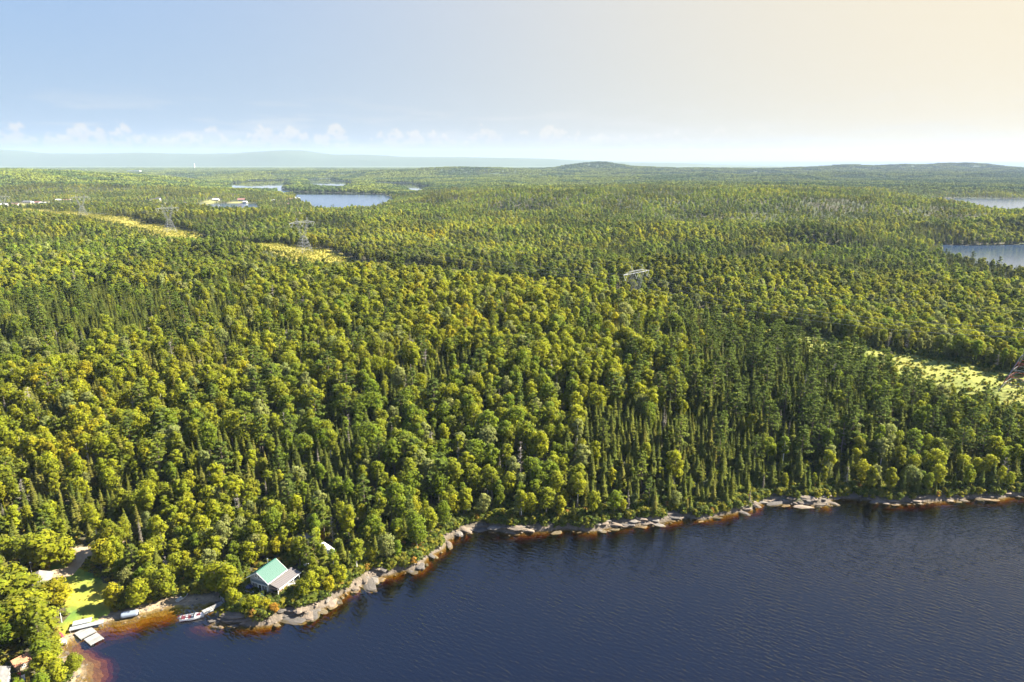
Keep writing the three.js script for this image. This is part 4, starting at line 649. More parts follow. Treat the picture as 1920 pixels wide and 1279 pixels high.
// ---------------------------------------------------------------- the cottage with the green roof
const footing = (a, b, h = 3) => { let p; for (let k = 0; k < 5; k++) { p = at(a, b, h); h = height(p[0], p[1]); } return [p[0], Math.max(h, 0), -p[1]]; };
{
  const W = 6.7, L = 6.6, E = 4.3, RISE = 2.2, o = thing('cottage', 'two storey cottage with green metal roof and screened porch by the shore', 'house', at2(503, 1097, 3.4), -0.42);
  function at2(a, b, h) { const p = at(a, b, h); return [p[0], Math.max(h, height(p[0], p[1])) , -p[1]]; }
  const siding = std(0.36, 0.37, 0.37, 0.8, { map: sidingMap }), green = std(0.035, 0.12, 0.085, 0.45), greenDark = std(0.06, 0.17, 0.12, 0.5), brownRoof = std(0.16, 0.14, 0.135, 0.7), blue = std(0.13, 0.17, 0.21, 0.8), screen = std(0.36, 0.24, 0.17, 0.85);
  part(o, 'wall', gable(W, E, RISE, L), siding);
  part(o, 'foundation', box(W - 0.1, 1.6, L - 0.1, 0, -0.81, 0), std(0.3, 0.29, 0.28, 0.95));
  for (const s of [1, -1]) {
    const r = part(o, 'roof', slope(W, E, RISE, L, 0.7, 0.1, s), green), pitch = Math.atan2(RISE, W / 2), l = (W / 2 + 0.7) / Math.cos(pitch);
    for (let k = 0; k <= 20; k++) { const g = box(l - 0.1, 0.045, 0.05, l / 2, 0.1425, mix(-L / 2 - 0.62, L / 2 + 0.62, k / 20)); g.rotateZ(-pitch); g.translate(0, E + RISE, 0); if (s < 0) g.rotateY(Math.PI); part(r, 'roof_rib', g, green); }
    const e = box(0.14, 0.2, L + 1.44, (W / 2 + 0.74) * s, E + RISE - (W / 2 + 0.7) * RISE / (W / 2) - 0.02, 0); part(r, 'eave_board', e, trimWhite);
    for (const z of [1, -1]) { const g = box(l, 0.2, 0.07, l / 2, 0.0, 0); g.rotateZ(-pitch); if (s < 0) g.rotateY(Math.PI); g.translate(0, E + RISE - 0.01, z * (L / 2 + 0.745)); part(r, 'rake_board', g, trimWhite); }
  }
  part(o, 'ridge_cap', box(0.36, 0.07, L + 1.3, 0, E + RISE + 0.155, 0), greenDark);
  part(o, 'chimney', join(new THREE.CylinderGeometry(0.12, 0.12, 1.5, 10).translate(-1.6, E + RISE - 0.2, -2.2), new THREE.CylinderGeometry(0.2, 0.2, 0.12, 10).translate(-1.6, E + RISE + 0.6, -2.2)), std(0.5, 0.5, 0.5, 0.4, { metalness: 0.7 }));
  part(o, 'gable_band', box(W - 0.5, 0.75, 0.06, 0, 3.05, L / 2 + 0.035), blue);
  for (const [x, y, w, h] of [[-0.95, 4.75, 0.7, 0.95], [0.15, 4.7, 0.6, 1.25], [1.05, 4.6, 0.7, 0.95], [-2.2, 1.6, 0.9, 1.5], [-1.15, 1.6, 0.9, 1.5], [1.5, 1.6, 0.9, 1.5], [2.45, 1.6, 0.8, 1.5]]) windowOn(o, x, y, L / 2 + 0.06, w, h);
  const door = part(o, 'door', join(box(1.25, 0.12, 0.1, 0, 2.2), box(0.12, 2.2, 0.1, -0.56, 1.1), box(0.12, 2.2, 0.1, 0.56, 1.1)), trimWhite); door.position.set(0.2, 0.1, L / 2 + 0.06);
  part(door, 'pane', box(1.0, 2.1, 0.03, 0, 1.08, -0.01), glass); part(door, 'handle', box(0.05, 0.2, 0.08, 0.4, 1.0, 0.05), darkWood);
  for (const z of [-2.4, 0.4]) windowOn(o, -W / 2 - 0.06, 1.7, z, 1, 1.2, -Math.PI / 2);
  // deck in front of the gable
  const deck = part(o, 'deck', join(box(W + 3.2, 0.12, 0.14, 1.6, -0.2, L / 2 + 2.53), box(0.14, 0.12, 2.5, -W / 2, -0.2, L / 2 + 1.25)), weathered);
  for (let k = 0; k < 16; k++) part(deck, 'plank', box(W + 3.1, 0.05, 0.135, 1.6, -0.11, L / 2 + 0.12 + k * 0.155), weathered);
  for (const x of [-3.6, -1.4, 0.8, 3.0, 5.0]) part(o, 'deck_post', box(0.16, 2.2, 0.16, x, -1.27, L / 2 + 2.4), weathered);
  const rail = part(o, 'railing', join(box(W - 0.2, 0.07, 0.09, 0, 0.9, L / 2 + 2.45), box(W - 0.2, 0.06, 0.06, 0, 0.1, L / 2 + 2.45), box(0.09, 0.07, 2.4, -W / 2 + 0.1, 0.9, L / 2 + 1.2)), weathered);
  for (let k = 0; k < 26; k++) part(rail, 'baluster', box(0.05, 0.76, 0.05, mix(-W / 2 + 0.15, W / 2 - 0.25, k / 25), 0.5, L / 2 + 2.45), weathered);
  const st = part(o, 'steps', join(box(0.08, 2.4, 0.3, 3.35, -1.25, L / 2 + 3.0), box(0.08, 2.4, 0.3, 4.65, -1.25, L / 2 + 3.0)), trimWhite);
  for (let k = 0; k < 7; k++) part(st, 'tread', box(1.2, 0.05, 0.28, 4.0, -0.25 - k * 0.2, L / 2 + 2.75 + k * 0.26), trimWhite);
  // screened porch along the side, with a low dark roof that runs on past the back
  const PW = 3.4, PL = L + 2.6, pz = -1.7;
  const pr = part(o, 'porch_roof', (() => { const g = box(PW + 0.5, 0.1, PL, 0, 0, 0); g.rotateZ(-0.2); return g.translate(W / 2 + PW / 2 + 0.15, 2.75, pz); })(), brownRoof);
  for (let k = 0; k < 15; k++) { const g = box(PW + 0.4, 0.05, 0.05, 0, 0.076, mix(-PL / 2 + 0.3, PL / 2 - 0.3, k / 14)); g.rotateZ(-0.2); part(pr, 'roof_rib', g.translate(W / 2 + PW / 2 + 0.15, 2.75, pz), brownRoof); }
  part(pr, 'eave_board', box(0.1, 0.18, PL + 0.04, W / 2 + PW + 0.38, 2.33, pz), trimWhite);
  part(o, 'porch_floor', box(PW, 0.14, PL - 0.6, W / 2 + PW / 2 + 0.02, -0.09, pz), weathered);
  part(o, 'porch_screen', join(box(0.05, 0.95, 4.2, W / 2 + PW - 0.1, 0.45, 0.9), box(0.05, 0.9, 4.2, W / 2 + PW - 0.1, 1.75, 0.9)), screen);
  part(o, 'porch_front', join(box(PW - 0.3, 0.9, 0.05, W / 2 + PW / 2, 0.45, 3.05), box(PW - 0.3, 0.25, 0.05, W / 2 + PW / 2, 2.1, 3.05)), screen);
  for (const z of [3.05, 1.0, -1.2, -3.4, -5.8]) part(o, 'porch_post', box(0.13, 2.35, 0.13, W / 2 + PW - 0.05, 1.12, z), trimWhite);
  for (const z of [3.0, -1.0, -6.0]) part(o, 'pier', box(0.3, 1.8, 0.3, W / 2 + PW - 0.3, -1.06, z), weathered);
  const y0 = o.position.y;
  // things on the deck
  const u = thing('patio_umbrella', 'dark blue umbrella on the left of the cottage deck', 'umbrella'); const c0 = Math.cos(-0.42), s0 = Math.sin(-0.42), onDeck = (x, z) => [o.position.x + c0 * x + s0 * z, y0 - 0.08, o.position.z - s0 * x + c0 * z];
  u.position.set(...onDeck(-2.7, L / 2 + 1.3)); part(u, 'pole', bar([0, 0, 0], [0, 2.4, 0], 0.03, 6), std(0.6, 0.6, 0.6, 0.4)); part(u, 'canopy', new THREE.ConeGeometry(1.15, 0.75, 8, 1).translate(0, 2.05, 0), std(0.02, 0.03, 0.09, 0.8)); part(u, 'base', new THREE.CylinderGeometry(0.25, 0.3, 0.1, 10).translate(0, 0.05, 0), std(0.1, 0.1, 0.1));
  for (const [x, z, c, l] of [[2.6, 1.6, [0.04, 0.12, 0.28], 'blue garden chair on the right of the cottage deck'], [-0.6, 1.7, [0.6, 0.6, 0.58], 'white garden chair in the middle of the cottage deck']]) { const ch = thing('garden_chair', l, 'chair', onDeck(x, L / 2 + z), 2.4), m = std(...c, 0.6); part(ch, 'seat', box(0.6, 0.06, 0.6, 0, 0.42, 0), m); part(ch, 'backrest', box(0.6, 0.75, 0.06, 0, 0.8, -0.3), m); for (const a of [-0.26, 0.26]) for (const b of [-0.26, 0.26]) part(ch, 'leg', box(0.05, 0.4, 0.05, a, 0.2, b), m); }
}
// a plain gabled building: wall, two roof sides, door and windows
function cabin(name, label, [x, y, z], turn, w, e, rise, l, wall, roof, openings = []) {
  const o = thing(name, label, 'building', [x, y, z], turn);
  part(o, 'wall', gable(w, e + 0.8, rise, l).translate(0, -0.8, 0), wall);
  for (const s of [1, -1]) part(o, 'roof', slope(w, e, rise, l, 0.35, 0.09, s), roof);
  for (const [side, u, v, ww, hh] of openings) windowOn(o, side ? w / 2 + 0.06 : u, v, side ? u : l / 2 + 0.06, ww, hh, side ? Math.PI / 2 : 0);
  return o;
}
const greyRoof = std(0.46, 0.44, 0.42, 0.85, { map: grainMap }), tanWall = std(0.5, 0.46, 0.4, 0.85, { map: sidingMap });
cabin('shed', 'weathered grey roofed shed in the trees behind the cottage', footing(562, 1026, 6), -0.35, 5.2, 2.4, 1.2, 6, std(0.3, 0.29, 0.27, 0.9), std(0.26, 0.25, 0.23, 0.9, { map: grainMap }), [[0, 0, 1.2, 0.9, 0.9]]);
cabin('garage', 'brown grey roofed garage half hidden by trees below the driveway', footing(75, 1104, 4), 0.5, 6, 2.5, 1.4, 7, tanWall, std(0.30, 0.26, 0.23, 0.85, { map: grainMap }), [[1, 0, 1.3, 1, 0.8]]);
cabin('outbuilding', 'pink grey roofed outbuilding at the left edge by the driveway', footing(6, 1100, 4), 0.35, 6, 2.6, 1.3, 7, tanWall, std(0.31, 0.255, 0.23, 0.85, { map: grainMap }));
cabin('waterside_house', 'pale roofed house cut by the lower left corner of the picture', footing(-14, 1296, 4), 0.5, 6.4, 2.8, 1.5, 7, std(0.66, 0.64, 0.62, 0.8, { map: sidingMap }), std(0.2, 0.19, 0.18, 0.8, { map: grainMap }), [[1, 1, 1.6, 1, 1.2], [1, -2, 1.6, 1, 1.2]]);
cabin('garden_shed', 'small garden shed with rust orange roof at lower left', footing(42, 1250, 4), -0.6, 3.1, 2.1, 1.0, 3.6, std(0.36, 0.28, 0.2, 0.9), std(0.45, 0.2, 0.1, 0.85, { map: grainMap }), [[1, 0.2, 1.2, 0.6, 0.6]]);
// tarpaulin cover like a low vault
function vault(w, h, l) { const s = new THREE.Shape(); s.moveTo(-w / 2, 0); s.quadraticCurveTo(-w / 2, h, 0, h); s.quadraticCurveTo(w / 2, h, w / 2, 0); s.closePath(); const g = new THREE.ExtrudeGeometry(s, { depth: l, bevelEnabled: true, bevelSize: 0.25, bevelThickness: 0.5, bevelSegments: 3, curveSegments: 10 }).translate(0, 0, -l / 2); const p = g.attributes.position; for (let i = 0; i < p.count; i++) p.setY(i, p.getY(i) + 0.12 * Math.sin(p.getZ(i) * 2.2) * p.getY(i)); g.computeVertexNormals(); return g; }

// ---------------------------------------------------------------- boats
function hull(L, B, D, { bow = 1, stern = 0.85, sheer = 0.25, n = 16, m = 9 } = {}) {    // open shell, bow at +x, with an inner skin
  const P = (t, u, inset) => { const k = t < 0.5 ? mix(stern, 1, sstep(0, 0.5, t)) : Math.pow(Math.max(0, 1 - Math.pow((t - 0.5) / 0.5, 2.2)), 0.8 * bow + 0.2), half = Math.max(0.012, B / 2 * k - inset), a = u * Math.PI, y = D * (1 - Math.pow(Math.sin(a), 0.55)) + sheer * Math.pow(t, 3) * (1 - Math.sin(a) * 0.7) + (inset ? inset * Math.sin(a) : 0); return [mix(-L / 2, L / 2, t) * (1 - inset / L), y, -Math.cos(a) * half * Math.pow(Math.max(0.001, Math.abs(Math.cos(a))), -0.35)]; };
  const pos = [], idx = [];
  for (const inset of [0, 0.05]) { const o = pos.length / 3; for (let i = 0; i <= n; i++) for (let j = 0; j <= m; j++) pos.push(...P(i / n, j / m, inset)); for (let i = 0; i < n; i++) for (let j = 0; j < m; j++) { const a = o + i * (m + 1) + j, b = a + m + 1; if (inset) idx.push(a, b, a + 1, b, b + 1, a + 1); else idx.push(a, a + 1, b, b, a + 1, b + 1); } }
  const N = (n + 1) * (m + 1); for (let i = 0; i < n; i++) for (const j of [0, m]) { const a = i * (m + 1) + j, b = a + m + 1; idx.push(a, b, a + N, b, b + N, a + N); }
  for (let j = 0; j < m; j++) idx.push(j, j + N, j + 1, j + 1, j + N, j + 1 + N);
  const tr = [0, N]; for (const q of tr) for (let j = 1; j < m - 1; j++) idx.push(q, q + j, q + j + 1);   // transom
  const g = new THREE.BufferGeometry(); g.setAttribute('position', new THREE.Float32BufferAttribute(pos, 3)); g.setIndex(idx); const f = g.toNonIndexed(); f.computeVertexNormals(); return f;
}
const gelcoat = std(0.78, 0.77, 0.75, 0.3), maroon = std(0.09, 0.012, 0.022, 0.7), black = std(0.02, 0.02, 0.022, 0.4);
{ // runabout at the end of the long dock
  const p = at(360, 1157, 0.4), o = thing('motorboat', 'white motorboat with maroon seats moored at the end of the long dock', 'boat', [p[0], -0.28, -p[1]], 0.26);
  part(o, 'hull', hull(6.2, 2.3, 1.0, { sheer: 0.3 }), gelcoat); part(o, 'stripe', join(box(4.6, 0.16, 0.03, -0.6, 0.42, 1.05), box(4.6, 0.16, 0.03, -0.6, 0.42, -1.05)), maroon);
  part(o, 'foredeck', (() => { const s = new THREE.Shape(); s.moveTo(0, -0.98); s.quadraticCurveTo(1.6, -0.8, 2.25, 0); s.quadraticCurveTo(1.6, 0.8, 0, 0.98); s.closePath(); return new THREE.ExtrudeGeometry(s, { depth: 0.06, bevelEnabled: false }).rotateX(-Math.PI / 2).translate(0.75, 1.06, 0); })(), gelcoat);
  part(o, 'floor', box(3.6, 0.05, 1.7, -0.9, 0.42, 0), std(0.5, 0.48, 0.46));
  for (const [x, z, w, d] of [[-0.6, 0.5, 0.6, 0.62], [-0.6, -0.5, 0.6, 0.62], [-2.2, 0, 0.75, 1.75]]) { const s = part(o, 'seat', box(w, 0.34, d, x, 0.64, z), maroon); part(s, 'seat_back', box(0.14, 0.5, d, x - w / 2, 0.98, z), maroon); }
  part(o, 'cushion', box(1.0, 0.1, 1.1, 1.7, 1.2, 0), maroon);
  part(o, 'windscreen', (() => { const g = box(0.04, 0.45, 1.8, 0, 0.22, 0); g.rotateZ(0.5); return g.translate(0.7, 1.08, 0); })(), glass);
  const m = part(o, 'outboard_motor', join(box(0.5, 0.55, 0.4, -3.3, 1.2, 0), box(0.22, 0.9, 0.18, -3.3, 0.5, 0)), std(0.6, 0.6, 0.62, 0.4)); part(m, 'motor_cap', box(0.54, 0.12, 0.44, -3.3, 1.52, 0), maroon);
}
{ // dark hull under a pale cover, on the stones
  const f = footing(248, 1152, 0.4), o = thing('covered_boat', 'dark hulled boat under a pale blue cover beside the stony bank', 'boat', [f[0], 0.02, f[2] + 1.0], 0.3);
  part(o, 'hull', hull(4.6, 1.9, 0.85), black);
  part(o, 'cover', vault(1.75, 0.4, 3.4).rotateY(Math.PI / 2).translate(-0.1, 0.84, -0.12), std(0.2, 0.235, 0.29, 0.7)); part(o, 'outboard_motor', join(box(0.35, 0.45, 0.3, -2.4, 1.0, 0), box(0.16, 0.8, 0.14, -2.4, 0.5, 0)), black);
}
{ // rowing boat drawn up on the beach
  const f = footing(338, 1128, 0.3), o = thing('rowing_boat', 'small pale rowing boat with cross benches pulled up on the beach', 'boat', [f[0], f[1] + 0.02, f[2] - 1.5], 1.15);
  part(o, 'hull', hull(4.0, 1.45, 0.55), std(0.62, 0.6, 0.54, 0.6)); for (const x of [-1.3, -0.4, 0.5]) part(o, 'bench', box(0.28, 0.05, 1.18, x, 0.42, 0), std(0.66, 0.63, 0.56, 0.7));
}
{ // upturned canoe and pedal boat on the little beach
  const f = footing(115, 1193, 1), o = single('canoe', hull(4.4, 0.95, 0.5, { stern: 0.04, bow: 1.2 }).rotateX(Math.PI).translate(0, 0.52, 0), std(0.32, 0.06, 0.08, 0.5), 'upturned red canoe on the sand at the small beach', 'canoe'); o.position.set(f[0], f[1] + 0.02, f[2]); o.rotation.y = -0.75;
  const g = footing(118, 1206, 0.5), b = thing('pedal_boat', 'rounded white and yellow pedal boat on the sand by the canoe', 'boat', [g[0], g[1] + 0.02, g[2]], -0.5);
  part(b, 'hull', hull(3.2, 1.7, 0.6, { stern: 0.8 }), std(0.72, 0.7, 0.55, 0.5)); part(b, 'deck', box(2.3, 0.08, 1.35, -0.25, 0.54, 0), std(0.68, 0.68, 0.6, 0.5)); for (const z of [-0.35, 0.35]) { const s = part(b, 'seat', box(0.5, 0.12, 0.5, -0.4, 0.64, z), std(0.6, 0.55, 0.2, 0.5)); part(s, 'seat_back', box(0.1, 0.45, 0.5, -0.68, 0.86, z), std(0.6, 0.55, 0.2, 0.5)); }
  const p = footing(612, 1034, 6), c = thing('tarp_covered_boat', 'boat under a white tarpaulin among the trees behind the cottage', 'boat', p, 0.9); part(c, 'cover', vault(2.4, 1.5, 4.6).translate(0, 0.5, 0), std(0.78, 0.79, 0.82, 0.6)); part(c, 'trailer', join(box(0.1, 0.1, 5, -0.8, 0.42, 0), box(0.1, 0.1, 5, 0.8, 0.42, 0), box(1.8, 0.1, 0.1, 0, 0.42, 0)), black); for (const x of [-1.0, 1.0]) part(c, 'wheel', new THREE.CylinderGeometry(0.35, 0.35, 0.2, 14).rotateZ(Math.PI / 2).translate(x, 0.33, 0), black);
  const q = footing(576, 1064, 5), t = thing('propane_tank', 'small white tank between trees behind the porch', 'tank', q, 0.4); part(t, 'tank', new THREE.CapsuleGeometry(0.5, 1.4, 6, 14).rotateZ(Math.PI / 2).translate(0, 0.85, 0), trimWhite); for (const x of [-0.6, 0.6]) part(t, 'leg', box(0.12, 0.45, 0.7, x, 0.22, 0), weathered);
}

// ---------------------------------------------------------------- docks
function planks(parent, len, wide, y, material, n, x0 = 0, z0 = 0, seed = 1) { const r = rng(seed), w = len / n; for (let k = 0; k < n; k++) part(parent, 'plank', box(w - 0.03, 0.05, wide + (r() - 0.5) * 0.04, x0 - len / 2 + (k + 0.5) * w, y + (r() - 0.5) * 0.012, z0), material[Math.floor(r() * material.length)]); }
const paleBoards = [std(0.34, 0.328, 0.31, 0.85, { map: grainMap }), std(0.4, 0.388, 0.37, 0.85, { map: grainMap }), std(0.28, 0.272, 0.255, 0.85, { map: grainMap })], greyBoards = [std(0.34, 0.35, 0.37, 0.9, { map: grainMap }), std(0.4, 0.41, 0.42, 0.9, { map: grainMap })];
{
  const a = at(417, 1127, 1), b = at(380, 1148, 0.5), dx = b[0] - a[0], dz = -(b[1] - a[1]), len = Math.hypot(dx, dz), turn = Math.atan2(-dz, dx), cx = (a[0] + b[0]) / 2, cz = -(a[1] + b[1]) / 2;
  const o = thing('long_dock', 'narrow pale plank dock running from the shore to the motorboat', 'dock', [cx, 0, cz], turn);
  part(o, 'beam', join(box(len, 0.18, 0.12, 0, 0.42, -0.7), box(len, 0.18, 0.12, 0, 0.42, 0.7)), weathered); planks(o, len, 1.6, 0.54, paleBoards, Math.round(len / 0.3), 0, 0, 3);
  for (const x of [-len * 0.3, 0.2, len * 0.3, len * 0.48]) for (const z of [-0.62, 0.62]) part(o, 'post', bar([x, -1.6, z], [x, 0.33, z], 0.08, 7), weathered);
  part(o, 'float', join(new THREE.CylinderGeometry(0.3, 0.3, 3.2, 10).rotateZ(Math.PI / 2).translate(len * 0.3, 0.05, -0.45), new THREE.CylinderGeometry(0.3, 0.3, 3.2, 10).rotateZ(Math.PI / 2).translate(len * 0.3, 0.05, 0.45)), std(0.3, 0.32, 0.36, 0.5));
  const f = footing(420, 1124, 1.2), s = thing('stone_landing', 'wooden crib of stones where the long dock meets the shore', 'landing', [f[0] + 0.4, Math.max(0, f[1] - 0.7), f[2]], turn); for (let k = 0; k < 4; k++) { part(s, 'log', join(bar([-1, 0.2 + k * 0.36, -0.9], [1, 0.2 + k * 0.36, -0.9], 0.13, 7), bar([-1, 0.2 + k * 0.36, 0.9], [1, 0.2 + k * 0.36, 0.9], 0.13, 7)), weathered); part(s, 'log', join(bar([-0.85, 0.38 + k * 0.36, -1.1], [-0.85, 0.38 + k * 0.36, 1.1], 0.13, 7), bar([0.85, 0.38 + k * 0.36, -1.1], [0.85, 0.38 + k * 0.36, 1.1], 0.13, 7)), weathered); } const rr = rng(9); for (let k = 0; k < 9; k++) { const q = part(s, 'stone', rockGeo[3], rockMat[k % 5]); q.position.set((rr() - 0.5) * 1.3, 0.5 + rr() * 0.8, (rr() - 0.5) * 1.3); q.scale.setScalar(0.38); }
}
for (const [a, b, l, w, boards, y, label, seed] of [[160, 1186, 4.3, 4.0, paleBoards, 0.42, 'sunlit pale floating dock section nearest the beach', 5], [176, 1198, 4.0, 3.4, paleBoards, 0.40, 'outer pale floating dock section farthest into the water', 6]]) {
  const p = at(a, b, y), o = thing('floating_dock', label, 'dock', [p[0], 0, -p[1]], -0.62); planks(o, l, w, y, boards, Math.round(l / 0.3), 0, 0, seed); part(o, 'beam', join(box(l, 0.2, 0.14, 0, y - 0.13, -w / 2 + 0.1), box(l, 0.2, 0.14, 0, y - 0.13, w / 2 - 0.1)), weathered); for (const z of [-w * 0.3, w * 0.3]) part(o, 'float', new THREE.CylinderGeometry(0.22, 0.22, l - 0.3, 10).rotateZ(Math.PI / 2).translate(0, 0.03, z), black);
}
{
  const f = at(160, 1171, 0.9), o = thing('shore_deck', 'grey shaded plank deck on the bank behind the floating dock', 'deck', [f[0], 0.4, -f[1]], 0.42); planks(o, 8.2, 1.7, 0.62, greyBoards, 26, 0.4, 0.7, 7); planks(o, 4.6, 2.2, 0.80, greyBoards, 15, -0.9, -1.35, 8); for (const [x, z] of [[-3.4, 1.4], [4.2, 1.4], [-3, -2.2], [1.2, -2.2], [0, 0.2]]) part(o, 'post', box(0.18, 1.9, 0.18, x, -0.36, z), weathered); part(o, 'beam', join(box(8.1, 0.16, 0.12, 0.4, 0.5, 1.4), box(8.1, 0.16, 0.12, 0.4, 0.5, 0), box(4.5, 0.16, 0.12, -0.9, 0.68, -2.3)), weathered);
  const g = footing(116, 1168, 2), pole = thing('white_post', 'white wooden post at the edge of the lawn beside the maples', 'post', g); part(pole, 'shaft', bar([0, -0.3, 0], [0, 3.0, 0], 0.09, 8), trimWhite); part(pole, 'cap', new THREE.SphereGeometry(0.13, 10, 8).translate(0, 3.05, 0), trimWhite);
  const h = footing(60, 1078, 4), lp = thing('yard_lamp', 'thin yard lamp post beside the driveway', 'lamp post', h); part(lp, 'shaft', bar([0, -0.3, 0], [0, 4.2, 0], 0.07, 8), weathered); part(lp, 'head', box(0.5, 0.16, 0.24, 0.2, 4.25, 0), trimWhite);
  const w = footing(32, 1272, 4); for (const [dx, dz, c, l] of [[0.6, 0, [0.5, 0.05, 0.05], 'red lawn chair beside the lower left house'], [2.0, 0.6, [0.72, 0.7, 0.68], 'white lawn chair beside the lower left house'], [3.6, 1.2, [0.62, 0.45, 0.03], 'yellow lawn chair at the lower left corner']]) { const ch = thing('lawn_chair', l, 'chair', [w[0] + dx, height(w[0] + dx, -(w[2] + dz)), w[2] + dz], 0.6), m = std(...c, 0.6); part(ch, 'seat', box(0.75, 0.08, 0.8, 0, 0.42, 0), m); part(ch, 'backrest', box(0.75, 0.95, 0.08, 0, 0.86, -0.4), m); for (const a of [-0.32, 0.32]) { part(ch, 'armrest', box(0.12, 0.06, 0.8, a, 0.66, 0), m); for (const b of [-0.34, 0.34]) part(ch, 'leg', box(0.07, 0.42, 0.07, a, 0.21, b), m); } }
}

// ---------------------------------------------------------------- far houses and the town on the plain
village.forEach(([x, d, h], i) => {
  const s = villageSpecs[i], o = thing('far_house', s[7], 'house', [x, h, -d], s[4]), e = 3.2 + (i % 3) * 0.6, rise = s[3] * 0.26;
  o.scale.setScalar(1.05);
  part(o, 'wall', gable(s[3], e + 1.5, rise, s[2]).translate(0, -1.5, 0).rotateY(Math.PI / 2), std(...s[5], 0.85));
  for (const k of [1, -1]) part(o, 'roof', slope(s[3], e, rise, s[2], 0.6, 0.15, k).rotateY(Math.PI / 2), std(...s[6], 0.85));
  const n = Math.max(2, Math.round(s[2] / 4.5)); for (let k = 0; k < n; k++) part(o, 'window', box(1.5, 1.5, 0.08, mix(-s[2] / 2 + 1.5, s[2] / 2 - 1.5, k / (n - 1)), 1.8, s[3] / 2 + 0.05), glass);
});
{
  const r = rng(5), town = [[158, 315.5], [168, 316], [200, 318], [246, 321.5], [256, 321.5], [328, 317.5], [372, 316.5], [382, 316.5], [392, 316.5], [400, 317], [414, 317], [432, 317.2], [596, 318], [604, 318.2], [618, 318], [640, 320], [648, 320], [300, 333], [304, 333.4]];
  const WHERE = ['left of the far plain', 'by the left end of the plain', 'low on the left of the plain', 'on a cleared rise at left', 'beside another on the cleared rise', 'alone on the plain', 'just left of the tall stack', 'beside the tall stack', 'in the middle of the town row', 'right of the town middle', 'toward the right of the town row', 'at the right end of the town row', 'beyond the far lakes', 'second beyond the far lakes', 'third beyond the far lakes', 'among woods past the lakes', 'next to another in woods past the lakes', 'in a gravel clearing by the far water', 'behind the gravel clearing'];
  town.forEach(([a, b], i) => {
    const d = b > 330 ? 5000 : b > 320 ? 6600 : 9700, p = seen(a, b, d), y = height(p[0], d), w = 26 + r() * 60, o = thing('town_building', `white flat roofed building ${WHERE[i]}`, 'building', [p[0], y, -d], (r() - 0.5) * 0.6), hh = Math.max(10, p[2] - y + 8);
    part(o, 'wall', box(w, hh, 24, 0, hh / 2, 0), std(0.75, 0.74, 0.72, 0.7)); part(o, 'roof', box(w + 1, 0.8, 25, 0, hh + 0.41, 0), std(0.6, 0.6, 0.6, 0.7));
  });
  const p = seen(365, 317, 9600), o = thing('tall_stack', 'tall pale chimney stack standing over the far town', 'chimney', [p[0], height(p[0], 9600), -9600]); part(o, 'shaft', new THREE.CylinderGeometry(5, 8, 70, 14).translate(0, 35, 0), std(0.72, 0.71, 0.7)); part(o, 'rim', new THREE.CylinderGeometry(5.6, 5.6, 3, 14).translate(0, 71.5, 0), std(0.5, 0.5, 0.5));
}

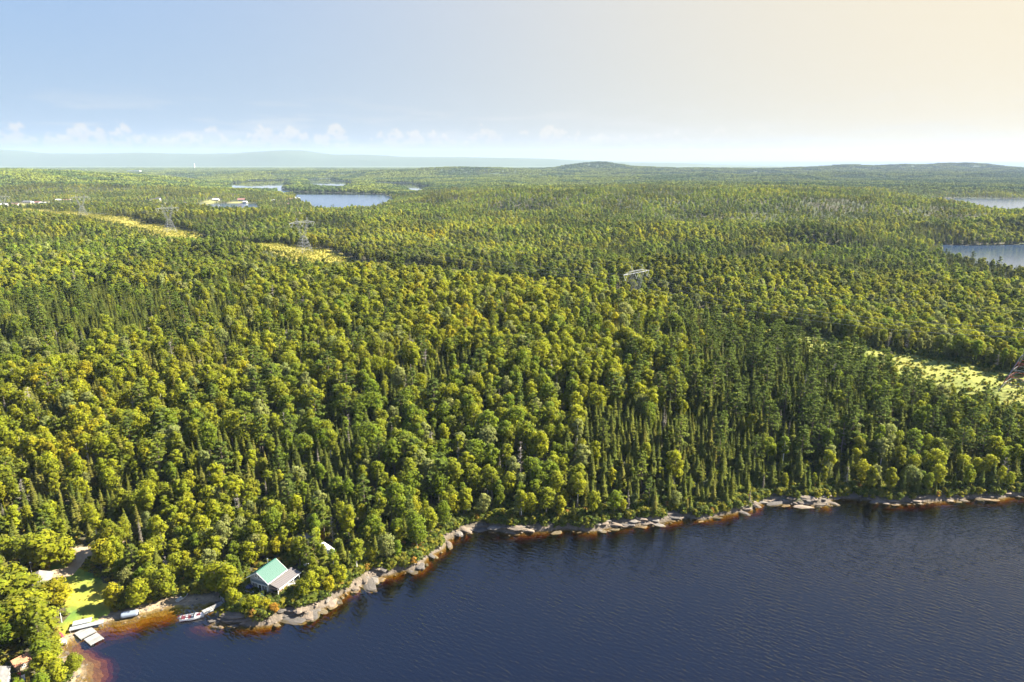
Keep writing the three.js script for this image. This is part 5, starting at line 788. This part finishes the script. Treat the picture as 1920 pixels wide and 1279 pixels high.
// ---------------------------------------------------------------- power line
const steel = std(0.2, 0.21, 0.22, 0.55, { metalness: 0.2 }), redSteel = std(0.3, 0.055, 0.04, 0.6);
function tower(striped) {
  const o = new THREE.Group(), HB = 18, leg = (t) => mix(7.6, 2.4, t);                 // half width of the body from foot to waist
  const R = 0.19, r = 0.11, levels = [0, 0.2, 0.4, 0.6, 0.8, 1];
  for (const sx of [1, -1]) for (const sz of [1, -1]) for (let k = 0; k < 5; k++) { const a = levels[k], b = levels[k + 1]; part(o, 'leg', bar([sx * leg(a), HB * a - (k ? 0 : 0.6), sz * leg(a)], [sx * leg(b), HB * b, sz * leg(b)], R), striped && k === 1 ? redSteel : steel); }
  for (let k = 0; k < 5; k++) {
    const a = levels[k], b = levels[k + 1], A = leg(a), B = leg(b), ya = HB * a, yb = HB * b, g = [];
    for (let q = 0; q < 4; q++) { const rot = (x, z) => (q === 0 ? [x, z] : q === 1 ? [z, -x] : q === 2 ? [-x, -z] : [-z, x]), p = (x, y, z) => { const [u, v] = rot(x, z); return [u, y, v]; }; g.push(bar(p(-A, ya, A), p(0, yb, B), r, 3), bar(p(A, ya, A), p(0, yb, B), r, 3), bar(p(-B, yb, B), p(B, yb, B), r, 3)); }
    part(o, 'bracing', join(g), striped && k % 2 === 1 ? redSteel : steel);
  }
  const W0 = 2.4, top = 34;
  for (const s of [1, -1]) {                                                            // two arms of the fork
    const g = []; for (const z of [1, -1]) { g.push(bar([s * W0, HB, z * 1.6], [s * 8.2, top, z * 1.0], R * 0.9), bar([s * 0.6, HB, z * 1.6], [s * 5.6, top, z * 1.0], R * 0.8)); for (let k = 0; k < 7; k++) { const t = k / 7, u = (k + 1) / 7, x = (e, w) => mix(e, w, 0); g.push(bar([mix(s * W0, s * 8.2, t), mix(HB, top, t), mix(z * 1.6, z, t)], [mix(s * 0.6, s * 5.6, u), mix(HB, top, u), mix(z * 1.6, z, u)], r, 3)); } }
    part(o, 'fork_arm', join(g), steel);
    part(o, 'peak', join(bar([s * 8.2, top + 1.8, 0.9], [s * 7, top + 6, 0], r * 1.2, 3), bar([s * 5.6, top + 1.8, 0.9], [s * 7, top + 6, 0], r * 1.2, 3), bar([s * 8.2, top + 1.8, -0.9], [s * 7, top + 6, 0], r * 1.2, 3), bar([s * 5.6, top + 1.8, -0.9], [s * 7, top + 6, 0], r * 1.2, 3)), steel);
  }
  const g = []; const e = 17; for (const z of [1, -1]) { g.push(bar([-e, top, z * 0.4], [e, top, z * 0.4], R), bar([-e, top, z * 0.4], [-8.2, top + 1.8, z * 0.9], r), bar([-8.2, top + 1.8, z * 0.9], [8.2, top + 1.8, z * 0.9], r * 1.2), bar([8.2, top + 1.8, z * 0.9], [e, top, z * 0.4], r)); for (let k = 0; k < 14; k++) { const a = mix(-15, 15, k / 14), b = mix(-15, 15, (k + 1) / 14), yt = (x) => top + 1.8 * clamp((17 - Math.abs(x)) / 8.8); g.push(bar([a, k % 2 ? yt(a) : top, z * 0.6], [b, k % 2 ? top : yt(b), z * 0.6], r * 0.8, 3)); } }
  part(o, 'crossarm', join(g), steel);
  for (const x of [-14.4, 0, 14.4]) part(o, 'insulator', join(bar([x - 2.6, top - 0.1, 0], [x, top - 4.4, 0], 0.13, 5), bar([Math.min(16.9, x + 2.6), top - 0.1, 0], [x, top - 4.4, 0], 0.13, 5)), std(0.55, 0.56, 0.58, 0.35));
  return o;
}
const towerLabels = ['red and white lattice power tower cut by the right edge beside the clearing', 'lattice power tower whose crossarm shows over the hill crest right of centre', 'lattice power tower standing whole on the yellow clearing left of centre', 'lattice power tower on the second yellow clearing farther left', 'faint lattice power tower beyond the second clearing', 'faint lattice power tower beside the far left hamlet'];
const plain = tower(false), striped = tower(true), towers = towerSpots.map(([x, d], i) => {
  const o = (i ? plain : striped).clone(); o.name = numbered('power_tower'); const [ax, ay] = lineDir[i], [bx, by] = lineDir[i + 2], len = Math.hypot(bx - ax, by - ay), tx = (bx - ax) / len, td = (by - ay) / len;
  o.position.set(x, height(x, d), -d); o.rotation.y = Math.atan2(tx, -td) ; tag(o, towerLabels[i], 'power tower', 'lattice towers of the power line'); scene.add(o); return { x, d, y: o.position.y, nx: td, nd: -tx };
});
const wireMat = std(0.28, 0.29, 0.3, 0.5, { metalness: 0.5 });
for (let i = -1; i < towers.length - 1; i++) {
  const A = i < 0 ? { x: 430, d: 118, y: 20, nx: towers[0].nx, nd: towers[0].nd } : towers[i], B = towers[i + 1];
  for (const [off, up, sag, rad, word] of [[-14.4, 29.5, 8, 0.06, 'left'], [0, 29.5, 8, 0.06, 'middle'], [14.4, 29.5, 8, 0.06, 'right'], [-7, 40, 5, 0.03, 'upper left'], [7, 40, 5, 0.03, 'upper right']]) {
    const pts = []; for (let k = 0; k <= 12; k++) { const t = k / 12; pts.push(new THREE.Vector3(mix(A.x + A.nx * off, B.x + B.nx * off, t), mix(A.y, B.y, t) + up - sag * 4 * t * (1 - t), -mix(A.d + A.nd * off, B.d + B.nd * off, t))); }
    single('power_cable', new THREE.TubeGeometry(new THREE.CatmullRomCurve3(pts), 24, rad, 4), wireMat, `${word} cable ${['leading out over the lake from the right edge tower', 'between the right edge tower and the hill crest tower', 'between the hill crest tower and the first clearing tower', 'between the towers of the two yellow clearings', 'beyond the second yellow clearing', 'running to the far left hamlet'][i + 1]}`, 'cable', 'cables of the power line');
  }
}
renderer.render(scene, camera);
